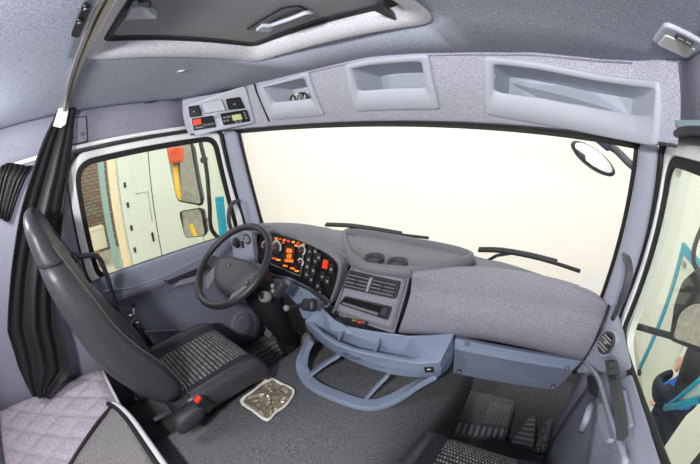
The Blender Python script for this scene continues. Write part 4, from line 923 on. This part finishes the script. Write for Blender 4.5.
# ================================================================== OUTSIDE: WIPERS, STICKER, MIRRORS
def onws(u, v, out=.03): 
    p = ats(u, v, lambda q: q[1]-yws(q[0], q[2])); return p+V(0, out, 0)
for pix, armp, lab in (([(322, 226.5), (345, 227.5), (370, 231), (398, 236), (426, 239.5)], [(335, 236), (344, 231), (360, 229)], 'black windscreen wiper resting above the driver side of the dash'),
                       ([(477, 252.5), (500, 253.5), (530, 259), (556, 266), (580, 274)], [(484, 264), (495, 258), (515, 255)], 'black windscreen wiper resting above the passenger pad beside the white sticker')):
    wp_ = [onws(*p) for p in pix]
    wi = thing('windscreen_wiper', wp_[2], lab, 'wiper')
    tube('blade', spline(wp_, 3), .009, RUBB, wi, n=6); tube('frame', [p+V(0, .012, .006) for p in spline([wp_[0], wp_[1], wp_[2], wp_[3]], 3)], .010, BLACK, wi, n=6)
    aa = [onws(*p, .035) for p in armp]; tube('arm', [aa[0]+V(0, 0, -.03)]+aa, .008, BLACK, wi, n=6)
    cyl('pivot', aa[0]+V(0, -.01, -.03), aa[0]+V(0, .02, -.03), .016, BLACK, wi, n=14)
so = [onws(u, v, -.006) for u, v in ((580, 286), (602, 290), (603, 276), (582, 271))]
tag(prism('windscreen_sticker', so, (0, -.002, 0), PAPERW, None), 'blank white sticker low on the windscreen beside the passenger pillar', 'sticker')
# driver-side mirrors
MP, MN = V(-1.25, .56, 1.4), V(.48, -.88, .05).normalized()
def mm(u, v, h=0): return atp(u, v, MP, MN)+MN*h
lm = thing('door_mirror', (-1.15, .75, 1.0), 'tall and small black-backed mirrors on a bent arm outside the driver window', 'mirror')
for nm, q, b_ in (('main_mirror', [(167.5, 147), (191, 143), (202, 204), (178, 199.5)], .03), ('wide_mirror', [(180, 212), (201, 208.5), (206, 235), (186, 237)], .03)):
    o = rpoly([mm(*p) for p in q], .03, 5); oc_ = sum(o, V(0, 0, 0))/len(o)
    sh = loft(nm, [[p.lerp(oc_, .3)-MN*.07 for p in o], [p.lerp(oc_, .05)-MN*.05 for p in o], [oc_+(p-oc_)*1.07-MN*.01 for p in o], [oc_+(p-oc_)*1.07+MN*.004 for p in o], [oc_+(p-oc_)*1.01+MN*.004 for p in o]], BLACK, lm)
    prism('mirror_glass', [oc_+(p-oc_)*1.0+MN*.005 for p in o], MN*.003, MIRR, sh)
tube('arm', spline([mm(196, 143, -.05), mm(203, 170, -.04), mm(207, 205, -.03), mm(210, 230, -.02), V(-1.13, .74, .985), V(-1.06, .80, .985)], 5), .014, RUBB, lm, n=8)
for v in (160, 222): cyl('clamp', mm(200, v, -.06), mm(203, v, .0), .02, BLACK, lm, n=12)
# passenger-side mirror
rm = thing('door_mirror', (1.12, .8, 1.0), 'black mirror on a stout arm outside the passenger window', 'mirror')
tube('arm', spline([at(624, 329, x=1.085), at(634, 326, x=1.12), at(650, 330, x=1.20), at(673, 336.5, x=1.30)], 4), .014, RUBB, rm, n=10)
lathe('arm_base', at(627, 321, x=1.09), (.3, 0, 1), [(.012, -.06), (.022, -.03), (.024, .0), (.018, .03), (.0, .045)], BLACK, rm, n=16, cap=False)
RP, RN = at(690, 305, x=1.34), V(-.25, -.95, .15).normalized()
def rmm(u, v, h=0): return atp(u, v, RP, RN)+RN*h
o = rpoly([rmm(671, 338), rmm(676, 305), rmm(684, 283), rmm(699, 270), rmm(735, 270), rmm(735, 355), rmm(700, 350)], .02, 5); oc_ = sum(o, V(0, 0, 0))/len(o)
sh = loft('mirror_shell', [[p.lerp(oc_, .35)-RN*.09 for p in o], [p.lerp(oc_, .08)-RN*.07 for p in o], [oc_+(p-oc_)*1.06-RN*.01 for p in o], [oc_+(p-oc_)*1.06+RN*.005 for p in o], [oc_+(p-oc_)*1.0+RN*.005 for p in o]], BLACK, rm)
gl = rpoly([rmm(673, 337), rmm(679, 313), rmm(690, 304), rmm(735, 300), rmm(733, 352), rmm(700, 346)], .02, 5)
prism('mirror_glass', [p+RN*.007 for p in gl], RN*.003, MIRR, sh)
tube('upper_arm', spline([rmm(699, 272, -.04), rmm(695, 262, -.04), rmm(697, 245, -.04), rmm(705, 225, -.04)], 4), .012, RUBB, rm, n=8)
# front kerb mirror at the top corner of the windscreen
km = thing('kerb_mirror', (.9, 1.25, 1.6), 'oval kerb mirror on a bracket outside the top corner of the windscreen', 'mirror')
ka, kb = at(571, 144, y=1.22), at(615, 173, y=1.22); kc = (ka+kb)/2; kx = (kb-ka)/2; ky_ = V(0, .3, .95).normalized()*.045; kn_ = kx.cross(ky_).normalized(); kn_ = kn_ if kn_.y < 0 else -kn_
E_ = lambda q, h: [kc+kx*math.cos(a)*q+ky_*math.sin(a)*q+kn_*h for a in [2*PI*i/28 for i in range(28)]]
ks = loft('shell', [E_(.5, -.06), E_(.85, -.045), E_(1.0, -.012), E_(1.0, .006), E_(.84, .012)], DARK, km)
prism('mirror_glass', E_(.84, .010), kn_*.003, MIRR, ks)
tube('bracket', [at(604, 143, y=1.24), at(616, 150, y=1.20), at(628, 162, y=1.14), at(640, 172, y=1.06)], .022, DARK, km, n=8, sx=1, sy=.6)
box('bracket_block', at(604, 142, y=1.23), (.075, .05, .05), mat('slate', (70, 82, 98), .5), km, bevel=.008, rot=Matrix.Rotation(.5, 3, 'Y'))
# ================================================================== OUTSIDE: HALL
HALLW = mat('hall_wall_white', (226, 224, 220), .85, noise=.02, nscale=20, big=.015)
HALLD = mat('hall_door_white', (208, 211, 203), .6, noise=.03, nscale=30, big=.02)
CONC = mat('concrete', (180, 174, 158), .9, noise=.15, nscale=40, big=.1)
TEAL = mat('teal_paint', (18, 140, 168), .5)
gnd = prism('ground', [V(-14, -8, -1.0), V(9, -8, -1.0), V(9, 9, -1.0), V(-14, 9, -1.0)], (0, 0, -.1), CONC); struct(gnd)
wf = prism('wall_front', [V(-8, 5.2, -1.0), V(2.56, 5.2, -1.0), V(2.56, 5.2, 5.2), V(-8, 5.2, 5.2)], (0, .1, 0), HALLW); struct(wf)
wr = prism('wall_far_right', [V(2.56, -4, -1.0), V(2.56, 5.3, -1.0), V(2.56, 5.3, 4.0), V(2.56, -4, 4.0)], (.1, 0, 0), HALLW); struct(wr)
wl = prism('wall_far_left', [V(-7.06, 1.18, -1.0), V(-7.06, 5.3, -1.0), V(-7.06, 5.3, 4.6), V(-7.06, 1.18, 4.6)], (-.1, 0, 0), HALLW); struct(wl)
# panelled doors on the far left wall: each leaf a part
XL = -7.0
def yz(u, v): p = at(u, v, x=XL); return p.y, p.z
yA, yB, yC = yz(126, 215)[0]-.1, yz(157, 210)[0], yz(206, 210)[0]+1.5
leaf_y = [1.38, 2.22, 3.5, 4.9]
for i, (a, b) in enumerate(zip(leaf_y[:-1], leaf_y[1:])):
    prism('door_leaf', [V(XL, a+.012, -.97), V(XL, b-.012, -.97), V(XL, b-.012, 2.9), V(XL, a+.012, 2.9)], (-.05, 0, 0), HALLD, wl, bevel=.006)
box('leaf_joint', (XL-.03, 2.22, .95), (.05, .03, 3.9), DARK, wl)
p = at(153, 237, x=XL+.02); box('leaf_handle', p, (.05, .05, .22), BLACK, wl, bevel=.01)
cyl('leaf_handle_pin', p+V(-.03, 0, .1), p+V(.03, 0, .1), .015, BLACK, wl)
p0, p1 = at(135, 194, x=XL+.004), at(149, 199, x=XL+.004); tube('hatch_outline', [p0, V(p0.x, p1.y, p0.z-.02), V(p0.x, p1.y, p0.z-.75)], .008, GREYM, wl, n=5)
for v in (185, 205, 228, 250):
    p = at(121+(v-160)*.155, v, x=XL+.01); box('hinge', p, (.03, .06, .12), DARK, wl, bevel=.005)
ps = prism('timber_post', [V(-7.0, 1.14, -1), V(-7.0, 1.34, -1), V(-7.0, 1.34, 3.0), V(-7.0, 1.14, 3.0)], (-.055, 0, 0), mat('cream_wood', (226, 208, 178), .7, noise=.06, nscale=12), None, bevel=.01)
tag(ps, 'cream timber door post at the edge of the white panelled doors', 'post')
tb = prism('teal_door', [V(-7.3, .95, -1), V(-7.15, 1.08, -1), V(-7.15, 1.08, 1.9), V(-7.3, .95, 1.9)], (-.05, 0, 0), mat('pale_teal', (138, 166, 166), .6), None, bevel=.01)
tag(tb, 'pale teal door standing open beside the cream post', 'door')
def brickmat():
    M = bpy.data.materials.new('brick'); M.use_nodes = True; nt = M.node_tree; b = nt.nodes['Principled BSDF']; b.inputs['Roughness'].default_value = .9
    tc = nt.nodes.new('ShaderNodeTexCoord'); mp = nt.nodes.new('ShaderNodeMapping'); mp.inputs['Rotation'].default_value = (0, PI/2, PI/2); nt.links.new(tc.outputs['Object'], mp.inputs[0])
    br_ = nt.nodes.new('ShaderNodeTexBrick'); br_.inputs['Scale'].default_value = 2.4; br_.inputs['Color1'].default_value = (*lin((140, 128, 110)), 1); br_.inputs['Color2'].default_value = (*lin((150, 100, 74)), 1); br_.inputs['Mortar'].default_value = (*lin((90, 92, 90)), 1); br_.inputs['Mortar Size'].default_value = .05
    nt.links.new(mp.outputs[0], br_.inputs['Vector']); nt.links.new(br_.outputs[0], b.inputs['Base Color']); return M
bw = prism('brick_wall', [V(-9.2, -3.5, -1), V(-9.2, 3.0, -1), V(-9.2, 3.0, 4), V(-9.2, -3.5, 4)], (-.2, 0, 0), brickmat(), None); bw.name = 'wall_brick'; struct(bw)
bx = box('cardboard_box', at(97.5, 238, x=-7.95)+V(0, 0, 0), (.45, .42, .5), mat('pale_box', (214, 206, 186), .8), None, bevel=.01)
bxp = bx; tag(bx, 'pale box on a shelf in front of the brick wall outside the driver window', 'box')
sbz = at(97.5, 238, x=-7.95).z-.25
box('box_lid', at(97.5, 238, x=-7.95)+V(.0, 0, .255), (.47, .44, .02), mat('box_lid', (196, 184, 160), .8), bx)
ta = thing('timber_rack', (-7.95, .35, -1), 'timber rack with leaning plank standing against the brick wall', 'rack')
WOOD = mat('brown_wood', (150, 112, 72), .8, noise=.2, nscale=20)
box('shelf', (-7.95, .28, sbz-.03), (.6, .8, .05), WOOD, ta)
for yy in (-.08, .64): box('leg', (-7.95, yy, (sbz-.05-1)/2), (.08, .08, sbz-.05+1), WOOD, ta)
box('plank', (-8.5, .4, .9), (.06, .22, 3.4), WOOD, ta, rot=Matrix.Rotation(.12, 3, 'X'))
tt = box('teal_post', at(221, 213, x=-4.5), (.1, .16, 1.0), TEAL, None); tt.location = (0, 0, 0)
p = at(221, 213, x=-4.5); bpy.data.objects.remove(tt); tt = box('teal_post', (p.x, p.y, (p.z+.3-1)/2), (.1, .14, p.z+.3+1), TEAL, None, bevel=.01)
tag(tt, 'teal painted post on the floor beyond the driver-side mirrors', 'post')
# right wall: teal-edged doorway outline
wy = 2.55
a, b = at(683, 258, x=wy), at(636, 372, x=wy)
td = thing('teal_door_frame', (wy, 3.5, -1), 'teal painted door frame with white leaf on the hall wall beyond the passenger window', 'door frame')
box('jamb', (wy-.01, 3.62, -.16), (.05, .11, 1.68), TEAL, td, bevel=.004); box('lintel', (wy-.01, 3.2, .73), (.05, .95, .11), TEAL, td, bevel=.004)
box('leaf', (wy-.002, 3.13, -.16), (.03, .86, 1.66), HALLD, td); box('hinge', (wy-.03, 3.42, .6), (.04, .1, .05), GREYM, td); box('lock', (wy-.04, 3.52, -.98), (.05, .1, .04), BLACK, td)
# leaning white board with teal edging
pl = [at(667, 409, x=1.5), at(704, 399, x=1.5), at(712, 370, x=1.5), at(700, 380, x=1.5)]
wbd = thing('white_board', (1.55, .5, -1), 'white panel with teal edging propped up between the passenger window and the person outside', 'panel')
P4 = [at(667, 408, x=1.5), at(702, 399.5, x=1.5), at(735, 391, x=1.5), at(735, 352, x=1.5), at(702, 379, x=1.5)]
prism('panel', P4, (.04, 0, 0), HALLD, wbd)
for i, j in ((0, 1), (1, 2), (4, 0)): tube('edging', [P4[i]+V(-.012, 0, 0), P4[j]+V(-.012, 0, 0)], (.012 if i == 4 else .017), TEAL, wbd, n=6)
for y_ in (.30, .42): tube('prop', [V(1.62, y_, -1), V(1.53, y_, .9)], .02, DARK, wbd, n=8)
# things behind the truck that the mirrors pick up
wrr = prism('wall_rear', [V(-14, -8.5, -1.0), V(9, -8.5, -1.0), V(9, -8.5, 4.5), V(-14, -8.5, 4.5)], (0, -.1, 0), mat('hall_rear_grey', (150, 146, 136), .9, noise=.1, nscale=8, big=.2)); struct(wrr)
hs_ = thing('engine_hoist', (-2.3, -5.2, -1), 'orange and yellow engine hoist on the hall floor behind the truck', 'hoist')
YEL = mat('hoist_yellow', (226, 180, 40), .5); ORA = mat('hoist_orange', (228, 84, 36), .5)
box('base', (-2.3, -5.2, -.94), (.9, 1.4, .12), DARK, hs_, bevel=.02); box('column', (-2.3, -5.4, .4), (.16, .16, 2.6), DARK, hs_, bevel=.02)
box('head', (-2.3, -5.2, 1.85), (.4, .4, .36), ORA, hs_, bevel=.05); tube('boom', [V(-2.3, -5.2, 1.6), V(-2.2, -4.9, .9), V(-2.3, -4.8, .2)], .07, YEL, hs_, n=8); tube('ram', [V(-2.0, -5.2, .2), V(-1.8, -5.0, -.3)], .06, YEL, hs_, n=8)
# ================================================================== PERSON outside the passenger door
pr = thing('person', (1.80, 1.18, -1.0), 'person with dark hair in navy overalls and blue collar standing outside the passenger window', 'person')
NAVY = mat('navy_overall', (24, 28, 44), .85, noise=.25, nscale=90); BLUEC = mat('blue_collar', (30, 82, 170), .8, noise=.15, nscale=90)
SKIN = mat('skin', (206, 160, 136), .55); HAIR = mat('dark_hair', (30, 27, 28), .6, noise=.5, nscale=160)
def skinned(name, verts, edges, m_, parent, sub=2, root=0):
    me = bpy.data.meshes.new(name); me.from_pydata([v[:3] for v in verts], edges, []); o = link(name, me, m_, parent)
    md = o.modifiers.new('skin', 'SKIN'); md.use_smooth_shade = True
    for i, v in enumerate(verts): me.skin_vertices[0].data[i].radius = (v[3], v[4] if len(v) > 4 else v[3]); me.skin_vertices[0].data[i].use_root = (i == root)
    o.modifiers.new('sub', 'SUBSURF').levels = sub; o.modifiers[-1].render_levels = sub
    return o
px, py = 1.80, 1.18
bv = [(px, py-.02, -.06, .15, .11), (px, py, .16, .135, .10), (px, py+.03, .36, .16, .10), (px, py+.05, .48, .11, .08), (px, py+.075, .56, .055, .055),
      (px-.17, py+.05, .45, .06), (px-.13, py+.22, .42, .046), (px-.09, py+.235, .45, .04), (px-.06, py+.19, .52, .03),
      (px+.17, py+.05, .45, .06), (px+.20, py+.16, .22, .046), (px+.14, py+.30, .10, .038), (px+.1, py+.36, .10, .03),
      (px-.09, py-.02, -.18, .09), (px-.10, py, -.52, .065), (px-.10, py-.02, -.90, .045), (px-.10, py+.10, -.965, .035),
      (px+.09, py-.02, -.18, .09), (px+.10, py, -.52, .065), (px+.10, py-.02, -.90, .045), (px+.10, py+.10, -.965, .035)]
be = [(0, 1), (1, 2), (2, 3), (3, 4), (3, 5), (5, 6), (6, 7), (7, 8), (3, 9), (9, 10), (10, 11), (11, 12), (0, 13), (13, 14), (14, 15), (15, 16), (0, 17), (17, 18), (18, 19), (19, 20)]
skinned('body', bv, be, NAVY, pr)
hc = V(px, py+.11, .665)
hd_ = []
for z, rx_, ry_, oy in ((-.115, .03, .035, .03), (-.10, .048, .056, .03), (-.06, .062, .078, .022), (-.02, .07, .092, .01), (.03, .075, .098, 0), (.07, .07, .092, -.005), (.10, .05, .068, -.008), (.118, .015, .02, -.008)):
    hd_.append([hc+V(math.cos(a)*rx_, oy+math.sin(a)*ry_+(.012*math.exp(-((z+.015)/.02)**2) if abs(a-PI/2) < .2 else 0), z) for a in [2*PI*i/24 for i in range(24)]])
hdo = loft('head', hd_, SKIN, pr, sub=1)
for sx in (-1, 1):
    e = hc+V(sx*.03, .088, .0); lathe('eye', e, (sx*.2, 1, 0), [(.009, -.004), (.011, 0), (.006, .005), (0, .006)], BLACKG, hdo, n=12, cap=False)
    lathe('ear', hc+V(sx*.073, -.005, -.01), (sx, 0, 0), [(.018, -.004), (.02, .006), (.01, .012), (0, .010)], SKIN, hdo, n=12, cap=False)
box('mouth', hc+V(0, .092, -.062), (.04, .006, .008), mat('lips', (170, 96, 88), .5), hdo, bevel=.002)
hair = []
for z, rx_, ry_, oy in ((-.20, .075, .05, -.10), (-.14, .088, .06, -.085), (-.06, .088, .085, -.045), (.0, .088, .10, -.03), (.05, .088, .105, -.018), (.09, .078, .095, -.012), (.12, .055, .065, -.01), (.135, .01, .012, -.01)):
    hair.append([hc+V(math.cos(a)*rx_*(1+.05*math.sin(7*a+z*40)), oy+math.sin(a)*ry_*(1+.04*math.sin(9*a)), z) for a in [2*PI*i/28 for i in range(28)]])
loft('hair', hair, HAIR, pr, sub=1)
loft('collar', [[V(px, py+.07, z)+V(math.cos(a)*r_, math.sin(a)*r_*.8+oy, 0) for a in [2*PI*i/24 for i in range(24)]] for z, r_, oy in ((.455, .17, -.005), (.50, .13, -.005), (.545, .085, .0), (.575, .075, .005), (.57, .068, .005))], BLUEC, pr, cap=False, sub=1)
def hand(p, d, sd, upv):
    p, d, sd, upv = Vector(p), Vector(d).normalized(), Vector(sd).normalized(), Vector(upv).normalized()
    vs = [(*(p), .026, .016), (*(p+d*.05), .032, .014)]; es = [(0, 1)]
    for k, (o_, l_) in enumerate(((-.027, .06), (-.009, .072), (.009, .068), (.026, .054))):
        b = len(vs); q0 = p+d*.078+sd*o_; q1 = q0+d*l_*.5-upv*.008; q2 = q1+d*l_*.4-upv*.022
        vs += [(*q0, .009), (*q1, .0085), (*q2, .0075)]; es += [(1, b), (b, b+1), (b+1, b+2)]
    b = len(vs); q0 = p+d*.03-sd*.032; q1 = q0+d*.03-sd*.018; q2 = q1+d*.026-sd*.004
    vs += [(*q0, .011), (*q1, .0095), (*q2, .008)]; es += [(0, b), (b, b+1), (b+1, b+2)]
    return skinned('hand', vs, es, SKIN, pr, 1)
hand((px-.055, py+.185, .53), (.15, -.1, .9), (0, -1, 0), (-1, 0, .1)); hand((px+.1, py+.37, .10), (-.1, .9, -.2), (1, .1, 0), (0, .2, 1))
for sx in (-1, 1):
    loft('shoe', [[V(px+sx*.10+math.cos(a)*w_, py+y_, -.965+max(-.034, math.sin(a)*h_)) for a in [2*PI*i/16 for i in range(16)]] for y_, w_, h_ in ((-.09, .025, .03), (-.06, .042, .06), (.02, .045, .07), (.10, .048, .045), (.16, .04, .034), (.19, .015, .02))], BLACK, pr, sub=1)
# ------------------------------------------------------------------ put every empty at its thing's base
for o, loc in PEND:
    o.location = loc
    for c in o.children: c.matrix_parent_inverse = Matrix.Translation(-loc)
